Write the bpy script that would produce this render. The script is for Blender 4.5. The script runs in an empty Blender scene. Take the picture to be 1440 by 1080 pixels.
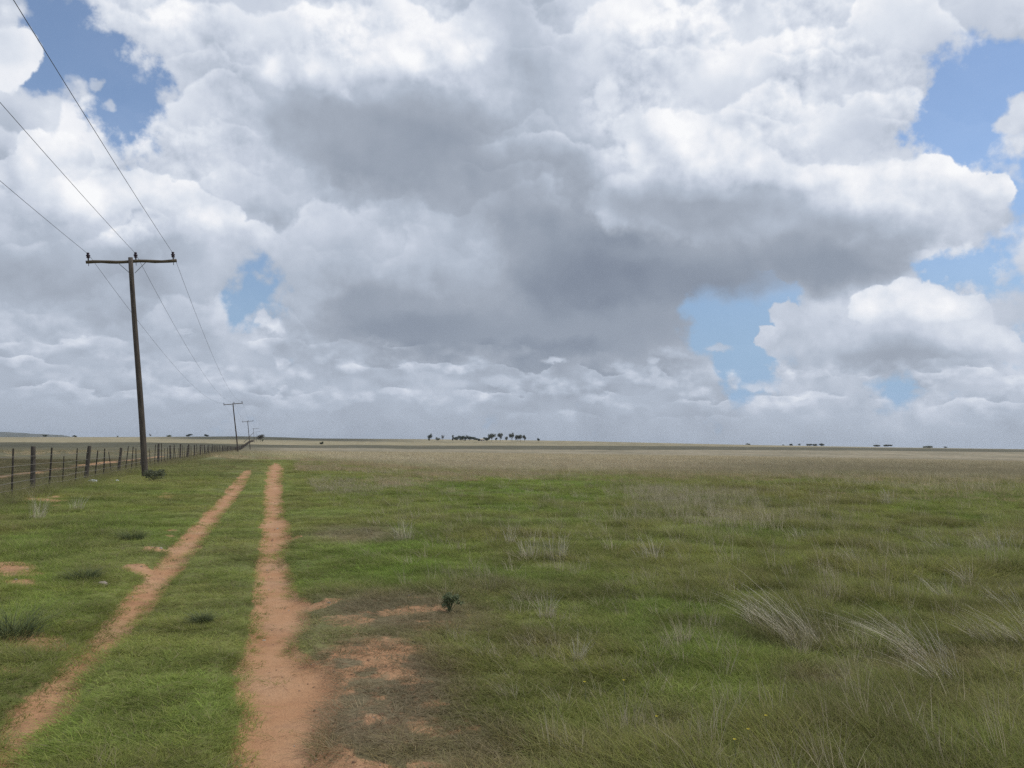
import bpy, bmesh, math, random
import numpy as np
from mathutils import Vector, Matrix
random.seed(7)
rng = np.random.default_rng(11)
scene = bpy.context.scene
COL = scene.collection

# ------------------------------------------------------------------ camera
F = 1130.0            # focal length in photograph pixels (1440 wide)
CAMZ = 1.5
PITCH = math.atan(82.8 / F)
ROLL = math.atan(0.0115)
_r = Vector((1, 0, 0)); _f = Vector((0, math.cos(PITCH), math.sin(PITCH))); _u = Vector((0, -math.sin(PITCH), math.cos(PITCH)))
RIGHT = _r * math.cos(ROLL) + _u * math.sin(ROLL)
UP = _u * math.cos(ROLL) - _r * math.sin(ROLL)
FWD = _f
cam = bpy.data.cameras.new('camera'); camo = bpy.data.objects.new('camera', cam); COL.objects.link(camo)
cam.sensor_width = 36; cam.lens = F / 1440 * 36; cam.clip_start = 0.05; cam.clip_end = 60000
M = Matrix((RIGHT, UP, -FWD)).transposed().to_4x4(); M.translation = (0, 0, CAMZ)
camo.matrix_world = M
scene.camera = camo

def ray(px, py):
    return RIGHT * ((px - 720) / F) + UP * (-(py - 540) / F) + FWD
def at_depth(px, py, d):
    return Vector((0, 0, CAMZ)) + ray(px, py) * d
def on_flat(px, py, z=0.0):
    d = ray(px, py); t = (z - CAMZ) / d.z
    return Vector((0, 0, CAMZ)) + d * t
_R = np.array(RIGHT); _U = np.array(UP); _F = np.array(FWD)
def project(P):                     # Nx3 -> px, py in the photograph's pixels
    q = P - np.array([0, 0, CAMZ])
    d = np.maximum(q @ _F, 1e-3)
    return 720 + F * (q @ _R) / d, 540 - F * (q @ _U) / d

def lin(r, g, b):
    f = lambda c: (c / 255 / 12.92) if c / 255 <= 0.04045 else ((c / 255 + 0.055) / 1.055) ** 2.4
    return (f(r), f(g), f(b), 1.0)

# ------------------------------------------------------------------ render settings
scene.render.engine = 'CYCLES'
scene.cycles.use_denoising = False
scene.cycles.max_bounces = 6; scene.cycles.diffuse_bounces = 3; scene.cycles.transmission_bounces = 3
scene.cycles.transparent_max_bounces = 6; scene.cycles.volume_bounces = 0
scene.view_settings.view_transform = 'Standard'; scene.view_settings.look = 'None'
scene.view_settings.exposure = 0.0; scene.view_settings.gamma = 1.0

# ------------------------------------------------------------------ node helper
class NT:
    def __init__(s, tree): s.t = tree; s.n = tree.nodes; s.l = tree.links
    def new(s, typ, **kw):
        n = s.n.new(typ)
        for k, v in kw.items(): setattr(n, k, v)
        return n
    def put(s, sock, v):
        if isinstance(v, bpy.types.NodeSocket): s.l.new(v, sock)
        elif v is not None: sock.default_value = v
    def math(s, op, a, b=None, c=None, clamp=False):
        n = s.new('ShaderNodeMath', operation=op, use_clamp=clamp)
        s.put(n.inputs[0], a); s.put(n.inputs[1], b); s.put(n.inputs[2], c)
        return n.outputs[0]
    def vmath(s, op, a, b=None, scale=None):
        n = s.new('ShaderNodeVectorMath', operation=op)
        s.put(n.inputs[0], a); s.put(n.inputs[1], b)
        if scale is not None: s.put(n.inputs['Scale'], scale)
        return n.outputs['Value'] if op in ('LENGTH', 'DOT_PRODUCT', 'DISTANCE') else n.outputs[0]
    def noise(s, vec, scale, detail=2.0, rough=0.5, lac=2.0, typ=None, out='Fac', dist=0.0):
        n = s.new('ShaderNodeTexNoise')
        s.put(n.inputs['Vector'], vec); n.inputs['Scale'].default_value = scale
        n.inputs['Detail'].default_value = detail; n.inputs['Roughness'].default_value = rough
        n.inputs['Lacunarity'].default_value = lac; n.inputs['Distortion'].default_value = dist
        return n.outputs[out]
    def sstep(s, v, a, b, lo=0.0, hi=1.0, kind='SMOOTHSTEP'):
        n = s.new('ShaderNodeMapRange', interpolation_type=kind)
        s.put(n.inputs['Value'], v); s.put(n.inputs['From Min'], a); s.put(n.inputs['From Max'], b)
        s.put(n.inputs['To Min'], lo); s.put(n.inputs['To Max'], hi)
        return n.outputs[0]
    def mix(s, fac, a, b, mode='MIX'):
        n = s.new('ShaderNodeMix', data_type='RGBA', blend_type=mode)
        s.put(n.inputs[0], fac); s.put(n.inputs[6], a); s.put(n.inputs[7], b)
        return n.outputs[2]
    def ramp(s, fac, stops, interp='LINEAR'):
        n = s.new('ShaderNodeValToRGB'); cr = n.color_ramp; cr.interpolation = interp
        while len(cr.elements) < len(stops): cr.elements.new(0.5)
        for e, (p, c) in zip(cr.elements, stops): e.position = p
        for e, (p, c) in zip(cr.elements, stops): e.position = p; e.color = c
        s.put(n.inputs[0], fac)
        return n.outputs[0]
    def sep(s, v):
        n = s.new('ShaderNodeSeparateXYZ'); s.put(n.inputs[0], v); return n.outputs
    def comb(s, x, y, z):
        n = s.new('ShaderNodeCombineXYZ')
        for i, v in enumerate((x, y, z)): s.put(n.inputs[i], v)
        return n.outputs[0]
# ------------------------------------------------------------------ sky: Nishita air with cumulus in the world shader
SUN_EL, SUN_AZ = math.radians(62), math.radians(75)       # azimuth measured clockwise from +Y (the view)
world = bpy.data.worlds.new('World'); scene.world = world; world.use_nodes = True
w = NT(world.node_tree); w.n.clear()
wout = w.new('ShaderNodeOutputWorld'); bg = w.new('ShaderNodeBackground')
w.l.new(bg.outputs[0], wout.inputs[0])
skyt = w.new('ShaderNodeTexSky', sky_type='NISHITA', sun_disc=False)
skyt.sun_elevation = SUN_EL; skyt.sun_rotation = SUN_AZ
skyt.altitude = 1300; skyt.air_density = 1.0; skyt.dust_density = 0.4; skyt.ozone_density = 1.0
BG = 0.125
bg.inputs['Strength'].default_value = BG
tc = w.new('ShaderNodeTexCoord'); D = tc.outputs['Generated']
dx, dy, dz = w.sep(D)
yy = w.math('MAXIMUM', dy, 0.25)
A = w.math('MULTIPLY', w.math('DIVIDE', dx, yy), 11.3)
B = w.math('MULTIPLY', w.math('DIVIDE', dz, yy), 11.3)
Pv = w.comb(A, B, 0.0)
# weather map: rows of (brightness, cover) of the cloud deck along the azimuth, one row per band of elevation
GR = [
 (0,   [72,72,72,86,86,85,83,80,78,88,92,78,74,74,90,93,90,88,90,90,90,88,86,82,80],
       [60,55,50,90,99,99,99,95,80,95,99,99,99,99,99,99,99,97,95,97,99,99,95,90,85]),
 (60,  [90,72,72,84,86,82,86,90,93,90,93,85,73,75,88,88,88,90,92,88,87,90,80,78,78],
       [95,35,15,75,99,99,99,99,99,99,99,99,99,99,99,99,99,99,99,99,99,99,55,30,20]),
 (120, [93,75,78,76,82,78,78,86,88,80,80,78,73,75,85,86,88,87,87,88,84,83,80,80,82],
       [95,15,38,0,60,95,99,99,99,99,99,99,99,99,99,99,99,99,97,99,99,99,0,0,45]),
 (180, [78,92,88,82,84,82,75,65,62,64,66,68,72,76,84,88,93,91,87,86,81,82,82,82,84],
       [55,90,60,0,60,95,99,99,99,99,99,99,99,99,99,99,99,99,99,99,99,90,5,10,60]),
 (240, [75,86,93,88,84,84,83,76,64,62,63,66,68,70,74,80,84,84,84,86,88,90,93,91,80],
       [95,99,99,55,85,99,99,99,99,99,99,99,99,99,99,99,99,99,99,99,90,75,80,75,20]),
 (300, [80,90,92,90,87,84,80,78,77,77,74,68,62,64,64,66,66,68,76,78,77,80,84,83,78],
       [99,99,99,99,99,99,99,99,99,99,99,99,99,99,99,99,99,99,99,99,99,99,99,95,65]),
 (360, [72,72,74,72,70,78,74,76,72,73,74,74,64,58,56,57,60,62,62,60,62,68,76,78,78],
       [99,99,99,99,99,99,58,97,99,99,99,99,99,99,99,99,99,99,99,99,99,75,0,18,80]),
 (420, [70,68,68,70,76,78,76,73,66,63,64,68,66,57,55,60,64,68,76,79,86,87,90,83,78],
       [99,99,99,99,99,97,22,62,99,99,99,99,99,99,99,99,55,10,20,90,99,99,99,95,80]),
 (480, [74,76,72,72,74,70,78,72,68,60,58,59,60,59,62,64,66,70,75,76,72,66,68,78,78],
       [99,99,99,99,99,97,95,90,99,99,99,99,99,99,99,99,78,0,22,95,99,99,99,85,60]),
 (540, [73,75,75,75,75,74,73,75,76,73,76,76,70,69,70,71,74,75,78,78,77,76,78,79,76],
       [97,97,97,97,97,95,90,95,97,97,97,97,97,97,97,97,90,28,62,88,80,48,72,82,74]),
 (600, [70,70,70,70,70,70,70,70,69,69,69,69,69,69,69,70,70,70,71,71,71,71,71,71,71],
       [80]*25),
]
A0, A1 = -9.0, 9.0
# billows: fractal noise on the direction sphere, flattened towards the horizon
Dn = w.vmath('SCALE', D, scale=11.3)
n1 = w.noise(Dn, 0.9, 2.0, 0.5, out='Color')
n2 = w.noise(Dn, 2.6, 6.0, 0.58, out='Color')
wv1 = w.vmath('SCALE', w.vmath('SUBTRACT', n1, (0.5, 0.5, 0.5)), scale=0.9)
wv2 = w.vmath('SCALE', w.vmath('SUBTRACT', n2, (0.5, 0.5, 0.5)), scale=0.85)
wv = w.vmath('ADD', wv1, wv2)
lowf = w.sstep(B, 0.0, 2.0, 0.25, 1.0)
wv = w.vmath('MULTIPLY', wv, w.comb(1.0, lowf, 0.0))
Wp = w.vmath('ADD', Pv, wv)
WA, WB, _ = w.sep(Wp)
tfac = w.sstep(WA, A0, A1, kind='LINEAR')
rows = []
for py, T, C in GR:
    ds = [ray(px, py) for px in range(0, 1441, 60)]
    stops = [((d.x / d.y * 11.3 - A0) / (A1 - A0), (t / 100, c / 100, 0, 1)) for d, t, c in zip(ds, T, C)]
    bmid = ray(720, py); rows.append((bmid.z / bmid.y * 11.3, stops))
shear = w.math('MULTIPLY', WA, 0.0115)
WBs = w.math('ADD', WB, shear)
val = None
for k, (b, stops) in enumerate(rows):
    r = w.ramp(tfac, stops, 'LINEAR')
    if val is None: val = r
    else: val = w.mix(w.sstep(WBs, b, rows[k - 1][0], 1.0, 0.0, 'LINEAR'), val, r)
T, C, _ = w.sep(val)
# self shading of the billows: height here minus height a little nearer the sun
hs = dict(scale=1.25, detail=7.0, rough=0.52)
h0 = w.noise(Dn, **hs)
h1 = w.noise(w.vmath('ADD', Dn, (0.13, 0.0, 0.24)), **hs)
relief = w.math('SUBTRACT', h0, h1)
patch = w.sstep(w.sep(n1)[2], 0.36, 0.62, 0.15, 1.0)
ramp_amp = w.math('MULTIPLY', w.sstep(T, 0.60, 0.9, 0.08, 0.42), patch)
T2 = w.math('MULTIPLY_ADD', relief, ramp_amp, T)
g0 = w.noise(Dn, 4.6, 5.0, 0.55)
g1 = w.noise(w.vmath('ADD', Dn, (0.04, 0.0, 0.08)), 4.6, 5.0, 0.55)
fine = w.math('SUBTRACT', g0, g1)
T2 = w.math('MULTIPLY_ADD', fine, w.math('MULTIPLY', w.sstep(T, 0.68, 0.92, 0.03, 0.26), patch), T2)
# overlapping heads: one behind the other, each lit along its upper edge and fading down to its base
def heads(scale, squash, gap, reach, detail, rough):
    v = w.vmath('MULTIPLY', Dn, (1.0, 1.0, squash))
    n = w.noise(v, scale, detail, rough)
    f = w.math('MULTIPLY_ADD', w.math('SUBTRACT', n, 0.5), reach, w.math('DIVIDE', B, gap))
    t = w.math('FRACT', f)
    return w.math('SUBTRACT', w.math('MULTIPLY', w.math('MULTIPLY', t, t), w.sstep(t, 1.0, 0.90)), 0.30)
hA = heads(0.60, 1.0, 1.6, 3.0, 8.0, 0.50)
hB = heads(1.25, 1.0, 0.95, 2.2, 8.0, 0.50)
ampA = w.math('MULTIPLY', w.sstep(T, 0.60, 0.84, 0.015, 0.115), w.sstep(B, 1.0, 2.2))
ampB = w.math('MULTIPLY', w.sstep(T, 0.60, 0.84, 0.015, 0.075), w.sstep(B, 0.8, 2.0))
T2 = w.math('MULTIPLY_ADD', hA, ampA, T2)
T2 = w.math('MULTIPLY_ADD', hB, w.math('MULTIPLY', ampB, patch), T2)
# rows of small far cumulus over the horizon
q = w.vmath('MULTIPLY', Dn, (1.15, 1.15, 1.9))
l0 = w.noise(q, 1.7, 6.0, 0.5)
l1 = w.noise(w.vmath('ADD', q, (0.06, 0.0, 0.26)), 1.7, 6.0, 0.5)
lowband = w.math('MULTIPLY', w.sstep(B, 0.2, 0.75), w.sstep(B, 2.0, 1.0))
puff = w.math('MULTIPLY', w.math('MAXIMUM', w.math('SUBTRACT', l0, l1), -0.05), w.sstep(l0, 0.40, 0.62, 0.25, 1.0))
hL = heads(2.0, 2.0, 0.36, 1.9, 7.0, 0.50)
T2 = w.math('MULTIPLY_ADD', w.math('MULTIPLY', puff, lowband), 0.45, T2)
T2 = w.math('MULTIPLY_ADD', w.math('MULTIPLY', w.math('MULTIPLY', hL, lowband), w.sstep(w.noise(w.vmath('ADD', q, (3.1, 0.0, 1.7)), 1.3, 2.0), 0.44, 0.62)), 0.13, T2)
cov = w.math('MULTIPLY_ADD', w.math('SUBTRACT', h0, 0.5), 1.1, C)
cov = w.math('MULTIPLY_ADD', w.math('SUBTRACT', g0, 0.5), 0.5, cov)
cov = w.math('MULTIPLY_ADD', w.math('MULTIPLY', w.math('SUBTRACT', l0, 0.5), lowband), 0.9, cov)
alpha = w.math('MAXIMUM', w.sstep(cov, 0.34, 0.66), 0.07)
# single cumulus heads, back to front: lumps (x, y, rx, ry) give the outline, tones (x, y, rx, ry, brightness) the body
wf = w.noise(Dn, 2.2, 6.0, 0.56, out='Color')
wl = w.vmath('SCALE', w.vmath('SUBTRACT', wf, (0.5, 0.5, 0.5)), scale=0.62)
PL = w.vmath('ADD', Pv, w.vmath('MULTIPLY', wl, (1.0, 1.0, 0.0)))
PS = w.vmath('ADD', Pv, w.vmath('MULTIPLY', w.vmath('ADD', wl, wv1), (0.6, 0.6, 0.0)))
def cone(P, x, y, rx, ry, k):
    d = ray(x, y); c = (d.x / d.y * 11.3, d.z / d.y * 11.3, 0)
    m = w.new('ShaderNodeMapping', vector_type='TEXTURE')
    m.inputs['Location'].default_value = c; m.inputs['Scale'].default_value = (rx / 100 * k, ry / 100 * k, 1)
    w.put(m.inputs[0], P)
    g = w.new('ShaderNodeTexGradient', gradient_type='SPHERICAL'); w.put(g.inputs[0], m.outputs[0])
    return g.outputs['Fac']
def head(Tin, Ain, lumps, t0, tones, base=None, width=0.10, amp=0.5, opac=1.0, P=None):
    f = None
    for l in lumps:
        c = cone(P or PL, *l, 1 / 0.6)
        f = c if f is None else w.math('SMOOTH_MAX', f, c, 0.12)
    a = w.sstep(f, 0.40, 0.40 + width)
    if base:
        b0 = ray(720, base[0]); b1 = ray(720, base[1])
        a = w.math('MULTIPLY', a, w.sstep(WBs, b1.z / b1.y * 11.3, b0.z / b0.y * 11.3))
    if opac < 1: a = w.math('MULTIPLY', a, opac)
    t = t0
    for x, y, rx, ry, v in tones:
        k = w.math('MULTIPLY', cone(PS, x, y, rx, ry, 1.25), 1.5, clamp=True)
        m = w.new('ShaderNodeMix', data_type='FLOAT'); w.put(m.inputs[0], k); w.put(m.inputs[2], t); w.put(m.inputs[3], v)
        t = m.outputs[0]
    t = w.math('MULTIPLY_ADD', w.math('MULTIPLY', relief, amp if not isinstance(t, bpy.types.NodeSocket) else w.sstep(t, 0.62, 0.86, amp * 0.22, amp)), 1.0, t)
    m = w.new('ShaderNodeMix', data_type='FLOAT'); w.put(m.inputs[0], a); w.put(m.inputs[2], Tin); w.put(m.inputs[3], t)
    return m.outputs[0], w.math('MAXIMUM', Ain, a)
S = (T2, alpha)
wf2 = w.noise(Dn, 6.5, 5.0, 0.55, out='Color')
PT = w.vmath('ADD', Pv, w.vmath('MULTIPLY', w.vmath('SUBTRACT', wf2, (0.5, 0.5, 0.5)), (0.26, 0.16, 0.0)))
S = head(*S, [(600,458,200,40),(800,470,190,42),(900,455,90,40),(500,430,70,40)], 0.62, [(560,462,120,22,0.58),(770,492,150,16,0.565),(900,470,70,30,0.62),(640,420,110,22,0.66)], width=0.45, amp=0.2)
S = head(*S, [(860,385,150,62),(1000,388,180,56),(1150,372,160,56),(1245,350,60,44),(770,400,70,50)], 0.60, [(850,396,140,42,0.54),(1020,408,170,26,0.565),(1010,345,170,26,0.64),(1240,335,70,36,0.67),(1140,395,120,24,0.60)], width=0.46, amp=0.35)
S = head(*S, [(930,200,55,50),(985,200,62,55),(1045,237,55,45),(1100,262,60,45),(1150,268,55,45),(1215,265,60,48),(1272,268,55,50),(1312,252,42,38),(1345,268,45,35),(1395,264,38,34),(1250,300,150,60),(1000,290,190,70)],
         0.86, [(980,292,190,50,0.66),(1180,345,260,55,0.66),(975,172,90,40,0.95),(1100,232,90,30,0.90),(1310,235,70,28,0.96),(1398,246,50,28,0.95)], base=(290, 350))
S = head(*S, [(395,115,60,50),(450,108,50,45),(520,112,55,45),(575,70,55,50),(640,78,45,40),(680,60,25,30),(560,180,150,85),(450,170,120,60)],
         0.80, [(540,205,240,95,0.62),(430,190,90,50,0.68),(580,62,90,45,0.95),(655,72,40,30,0.93),(420,95,75,36,0.92)], base=(205, 300), width=0.34)
S = head(*S, [(50,205,34,28),(95,218,34,30),(25,240,50,30),(150,275,60,40),(200,268,50,35),(255,285,50,35),(305,305,50,30),(90,295,80,50),(15,315,60,40),(340,335,60,30)],
         0.88, [(150,365,330,60,0.69),(20,285,60,40,0.80),(75,200,60,34,0.95),(150,262,70,34,0.95),(225,262,70,30,0.94),(300,295,60,25,0.88)], base=(320, 380))
S = head(*S, [(1232,432,34,30),(1270,424,40,36),(1320,428,46,36),(1362,442,40,30),(1290,470,115,42),(1180,482,70,40),(1080,478,22,18),(1112,450,30,30),(1130,492,60,28),(1395,482,50,28),(1425,500,40,30)],
         0.80, [(1255,505,150,30,0.67),(1130,465,70,50,0.76),(1250,420,60,30,0.92),(1325,418,60,30,0.93),(1400,474,60,22,0.86),(1080,470,25,20,0.85)], base=(485, 530), amp=0.4)
S = head(*S, [(20,75,40,48),(5,105,40,35)], 0.93, [(10,60,30,30,0.88)], amp=0.25)
S = head(*S, [(382,455,26,18),(372,448,14,14)], 0.86, [(378,448,26,14,0.93)], amp=0.9, P=PL, width=0.42)
S = head(*S, [(402,507,20,13),(396,500,14,10)], 0.80, [(398,500,20,12,0.88)], amp=0.9, P=PL, width=0.42)
S = head(*S, [(1425,175,30,28),(1440,150,30,30)], 0.83, [], amp=0.4, width=0.25)
S = head(*S, [(95,130,20,15),(128,118,16,9),(150,150,16,12)], 0.79, [], amp=0.2, width=0.4, opac=0.75)
S = head(*S, [(855,130,20,30),(880,180,22,26)], 0.86, [(850,118,20,16,0.92)], amp=0.3, width=0.3, opac=0.8)
# far small heads
S = head(*S, [(780,507,24,6),(700,535,34,10),(640,540,26,8),(590,530,30,9),(500,540,24,10),(770,536,26,6),(830,560,22,9),(800,580,16,6),(920,525,10,14),(930,540,12,14),(1010,490,26,8),(920,508,10,8),(550,550,26,7)],
         0.76, [(690,530,40,10,0.79),(785,504,26,8,0.82),(840,556,30,8,0.78),(920,520,20,20,0.80)], width=0.38, amp=0.3, opac=0.75, P=PT)
S = head(*S, [(1060,545,26,9),(1085,548,22,8),(1130,568,20,8),(1170,545,36,14),(1210,552,30,10),(1340,548,34,12),(1390,545,40,14),(1300,552,24,8),(1430,560,20,14),(1200,535,40,10)],
         0.75, [(1070,540,40,8,0.82),(1130,563,24,8,0.82),(1380,538,50,10,0.80)], width=0.38, amp=0.3, opac=0.8, P=PT)
S = head(*S, [(75,530,30,9),(140,535,26,8),(25,555,30,7),(160,512,34,8),(230,528,22,7),(330,518,16,9),(310,500,10,8),(470,572,26,9),(420,560,20,7),(480,540,18,14)],
         0.74, [(60,526,40,8,0.79),(330,515,20,9,0.80),(470,568,30,8,0.77)], width=0.38, amp=0.3, opac=0.75, P=PT)
T2, alpha = S
cl = w.ramp(T2, [(0.0, lin(60, 66, 80)), (0.52, lin(124, 134, 151)), (0.60, lin(145, 155, 170)), (0.66, lin(160, 169, 183)), (0.73, lin(178, 188, 203)),
                 (0.80, lin(200, 208, 222)), (0.88, lin(221, 227, 237)), (0.95, lin(240, 242, 247)), (1.0, lin(250, 251, 253))])
cl10 = w.vmath('SCALE', cl, scale=1.0 / BG)
air = w.vmath('SCALE', skyt.outputs[0], scale=w.sstep(B, 0.5, 4.5, 0.72, 1.12))
air = w.mix(w.sstep(B, 2.6, 0.4, 0.0, 0.85), air, w.vmath('SCALE', lin(142, 174, 212)[:3], scale=1.0 / BG))
fin = w.mix(alpha, air, cl10)
w.l.new(fin, bg.inputs[0])
world.cycles.sampling_method = 'MANUAL'; world.cycles.sample_map_resolution = 512

sun = bpy.data.lights.new('sun', 'SUN'); suno = bpy.data.objects.new('sun', sun); COL.objects.link(suno)
sun.energy = 2.0; sun.angle = math.radians(10); sun.color = (1.0, 0.96, 0.9)
sd = Vector((math.sin(SUN_AZ) * math.cos(SUN_EL), math.cos(SUN_AZ) * math.cos(SUN_EL), math.sin(SUN_EL)))
suno.rotation_euler = sd.to_track_quat('Z', 'Y').to_euler()
suno.location = (0, 0, 60)
# ------------------------------------------------------------------ shared helpers for things
def tag(o, label=None, cat=None, group=None, kind=None):
    if label: o['label'] = label
    if cat: o['category'] = cat
    if group: o['group'] = group
    if kind: o['kind'] = kind
    return o
def empty(name, loc=(0, 0, 0), rz=0.0):
    o = bpy.data.objects.new(name, None); COL.objects.link(o); o.location = loc; o.rotation_euler = (0, 0, rz)
    o.empty_display_size = 0.2
    return o
def mesh_obj(name, verts, faces, mats, parent=None, smooth=False, midx=None):
    me = bpy.data.meshes.new(name); me.from_pydata([tuple(v) for v in verts], [], faces); me.update()
    for m in (mats if isinstance(mats, (list, tuple)) else [mats]): me.materials.append(m)
    if smooth: me.polygons.foreach_set('use_smooth', [True] * len(me.polygons))
    if midx is not None: me.polygons.foreach_set('material_index', midx)
    o = bpy.data.objects.new(name, me); COL.objects.link(o)
    if parent is not None: o.parent = parent
    return o
def attr_color(me, name, arr):
    a = me.attributes.new(name, 'FLOAT_COLOR', 'POINT')
    c = np.ones((len(arr), 4), np.float32); c[:, :3] = arr
    a.data.foreach_set('color', c.ravel())
def attr_float(me, name, arr):
    a = me.attributes.new(name, 'FLOAT', 'POINT'); a.data.foreach_set('value', np.asarray(arr, np.float32))

def material(name):
    m = bpy.data.materials.new(name); m.use_nodes = True
    nt = NT(m.node_tree); nt.n.clear()
    out = nt.new('ShaderNodeOutputMaterial'); b = nt.new('ShaderNodeBsdfPrincipled')
    nt.l.new(b.outputs[0], out.inputs[0]); nt.b = b; nt.out = out
    b.inputs['Roughness'].default_value = 0.85; b.inputs['Specular IOR Level'].default_value = 0.2
    return m, nt
def bump(nt, h, strength, dist):
    n = nt.new('ShaderNodeBump'); n.inputs['Strength'].default_value = strength; n.inputs['Distance'].default_value = dist
    nt.put(n.inputs['Height'], h); nt.l.new(n.outputs[0], nt.b.inputs['Normal'])
def mottled(name, c0, c1, scale=3.0, rough=0.85, stretch=(1, 1, 1), bmp=0.3, bd=0.01, detail=6.0, c2=None):
    m, nt = material(name)
    tc = nt.new('ShaderNodeTexCoord')
    v = nt.vmath('MULTIPLY', tc.outputs['Object'], stretch)
    f = nt.noise(v, scale, detail, 0.6)
    stops = [(0.3, (*c0, 1)), (0.7, (*c1, 1))]
    if c2: stops = [(0.25, (*c0, 1)), (0.5, (*c1, 1)), (0.72, (*c2, 1))]
    nt.put(nt.b.inputs['Base Color'], nt.ramp(f, stops))
    nt.b.inputs['Roughness'].default_value = rough
    bump(nt, nt.noise(v, scale * 2.5, 4.0, 0.6), bmp, bd)
    return m

# ------------------------------------------------------------------ numpy noise
_T = np.random.default_rng(5).random((256, 256))
def vnoise(x, y):
    ix = np.floor(x).astype(np.int64); iy = np.floor(y).astype(np.int64)
    fx = x - ix; fy = y - iy
    fx = fx * fx * (3 - 2 * fx); fy = fy * fy * (3 - 2 * fy)
    g = lambda a, b: _T[a & 255, b & 255]
    return (g(ix, iy) * (1 - fx) + g(ix + 1, iy) * fx) * (1 - fy) + (g(ix, iy + 1) * (1 - fx) + g(ix + 1, iy + 1) * fx) * fy
def fbm(x, y, s, octv=4, off=0.0, gain=0.5):
    t = 0.0; a = 1.0; n = 0.0; x = x / s + off; y = y / s + off * 1.7
    for _ in range(octv):
        t = t + a * vnoise(x, y); n += a; a *= gain
        x, y = (x * 0.8 - y * 0.6) * 2 + 17.3, (x * 0.6 + y * 0.8) * 2 + 5.1
    return t / n
def sstep(x, a, b):
    t = np.clip((x - a) / (b - a), 0, 1); return t * t * (3 - 2 * t)

# ------------------------------------------------------------------ the lie of the land
def eye_y(px): return 614.5 + 0.0115 * px
_hx = np.array([-400, 0, 200, 340, 400, 440, 580, 720, 800, 1040, 1240, 1440, 1800])
_hy = np.array([611.5, 614.7, 614.5, 613.6, 615.0, 616.5, 617.5, 618.9, 620.0, 625.4, 628.9, 631.6, 637.0])
_haz = np.array([math.atan2(ray(px, hy).x, ray(px, hy).y) for px, hy in zip(_hx, _hy)])
_hel = np.array([ray(px, hy).z / math.hypot(ray(px, hy).x, ray(px, hy).y) for px, hy in zip(_hx, _hy)])
RC = 1700.0
def track_tables():
    Rt = [(650, 377, 399), (655, 377, 399), (662, 375, 398), (670, 374, 397), (700, 372, 396), (720, 371, 400), (740, 370, 408), (760, 369, 402), (772, 368, 393), (785, 366, 400), (800, 363, 414),
          (825, 361, 424), (850, 359, 430), (865, 357, 424), (880, 354, 408), (905, 350, 428), (930, 346, 447), (960, 344, 456), (1000, 341, 452), (1030, 338, 448), (1055, 334, 470), (1080, 330, 505), (1200, 312, 590)]
    Lt = [(657, 345, 354), (662, 338, 352), (680, 322, 341), (700, 304, 326), (720, 284, 309), (740, 263, 293), (755, 245, 281), (770, 236, 268), (800, 205, 238), (840, 168, 207), (880, 130, 167), (930, 84, 122),
          (960, 48, 104), (980, 24, 90), (1000, 4, 66), (1020, -12, 42), (1045, -34, 26), (1080, -60, 12), (1200, -160, -60)]
    res = []
    for tb in (Lt, Rt):
        ys, a, b = [], [], []
        for py, l, r in sorted(tb, key=lambda t: -t[0]):
            p, q = on_flat(l, py), on_flat(r, py)
            ys.append((p.y + q.y) / 2); a.append(p.x); b.append(q.x)
        res.append((np.array(ys), np.array(a), np.array(b)))
    return res
TRACK = track_tables()
def track_sd(x, y):                  # metres inside the bare wheel tracks (negative outside)
    best = np.full(x.shape, -9.0)
    wob = (fbm(x, y, 0.45, 3, 3.0) - 0.5) * 0.30 + (fbm(x, y, 1.6, 2, 9.0) - 0.5) * 0.22
    for ys, a, b in TRACK:
        ov = np.maximum(y - ys[-1], 0) * -0.29
        l = np.interp(y, ys, a) + ov; r = np.interp(y, ys, b) + ov
        s = np.minimum(x - l, r - x) + wob * np.clip((r - l) / 0.9, 0.25, 1.0) + (0.03 if a[-1] > TRACK[0][1][-1] + .5 else 0.034)
        s = np.where(y > ys[-1], s - (y - ys[-1]) * 0.06, s)
        best = np.maximum(best, s)
    return best
def ellipses(x, y, lst):
    out = np.zeros(x.shape)
    for px, py, rx, ry, k in lst:
        c = on_flat(px, py); d = c.y
        ax = rx * d / F; ay = abs(on_flat(px, py - ry).y - on_flat(px, py + ry).y) / 2
        sh = c.x / c.y                                   # run along the line of sight as the patch does on the ground
        q = np.sqrt(((x - c.x - (y - c.y) * sh) / ax) ** 2 + ((y - c.y) / ay) ** 2)
        out = np.maximum(out, k * np.clip(1.6 - q * 1.0, 0, 1))
    return out
BARE = [(450,836,26,10,.58),(500,842,40,8,.3),(412,747,14,5,.9),(396,712,9,5,.8),(15,792,40,11,.9),(30,812,28,6,.75),(52,889,46,15,.95),(200,790,34,6,.7),(20,930,40,10,.6),(110,862,40,6,.6),(250,745,26,6,.6),(217,763,18,5,.85),(236,691,14,4,.6),
        (462,945,20,22,.40),(505,905,18,9,.45),(530,1000,26,12,.45),(465,1050,45,26,.75),(500,1076,56,24,1.2),(590,1062,26,10,.45),(545,965,20,9,.45),(1148,938,16,5,.5),(1060,945,14,6,.4),(870,800,18,4,.3),(905,975,16,6,.4),(1240,1035,30,8,.45),(680,1075,30,10,.35),
        (60,700,60,10,.5)]
DRY = [(560,848,120,30,.95),(535,950,105,85,1.15),(610,1040,150,60,.85),(820,1045,60,36,.4),(690,818,50,14,.55),(500,743,60,10,.75),(760,895,60,16,.4),(930,1000,50,36,.35),(1160,935,60,14,.45),(440,865,30,30,.5),(700,958,50,20,.3),(1290,920,120,14,.4),(1120,880,60,16,.35)]
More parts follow.
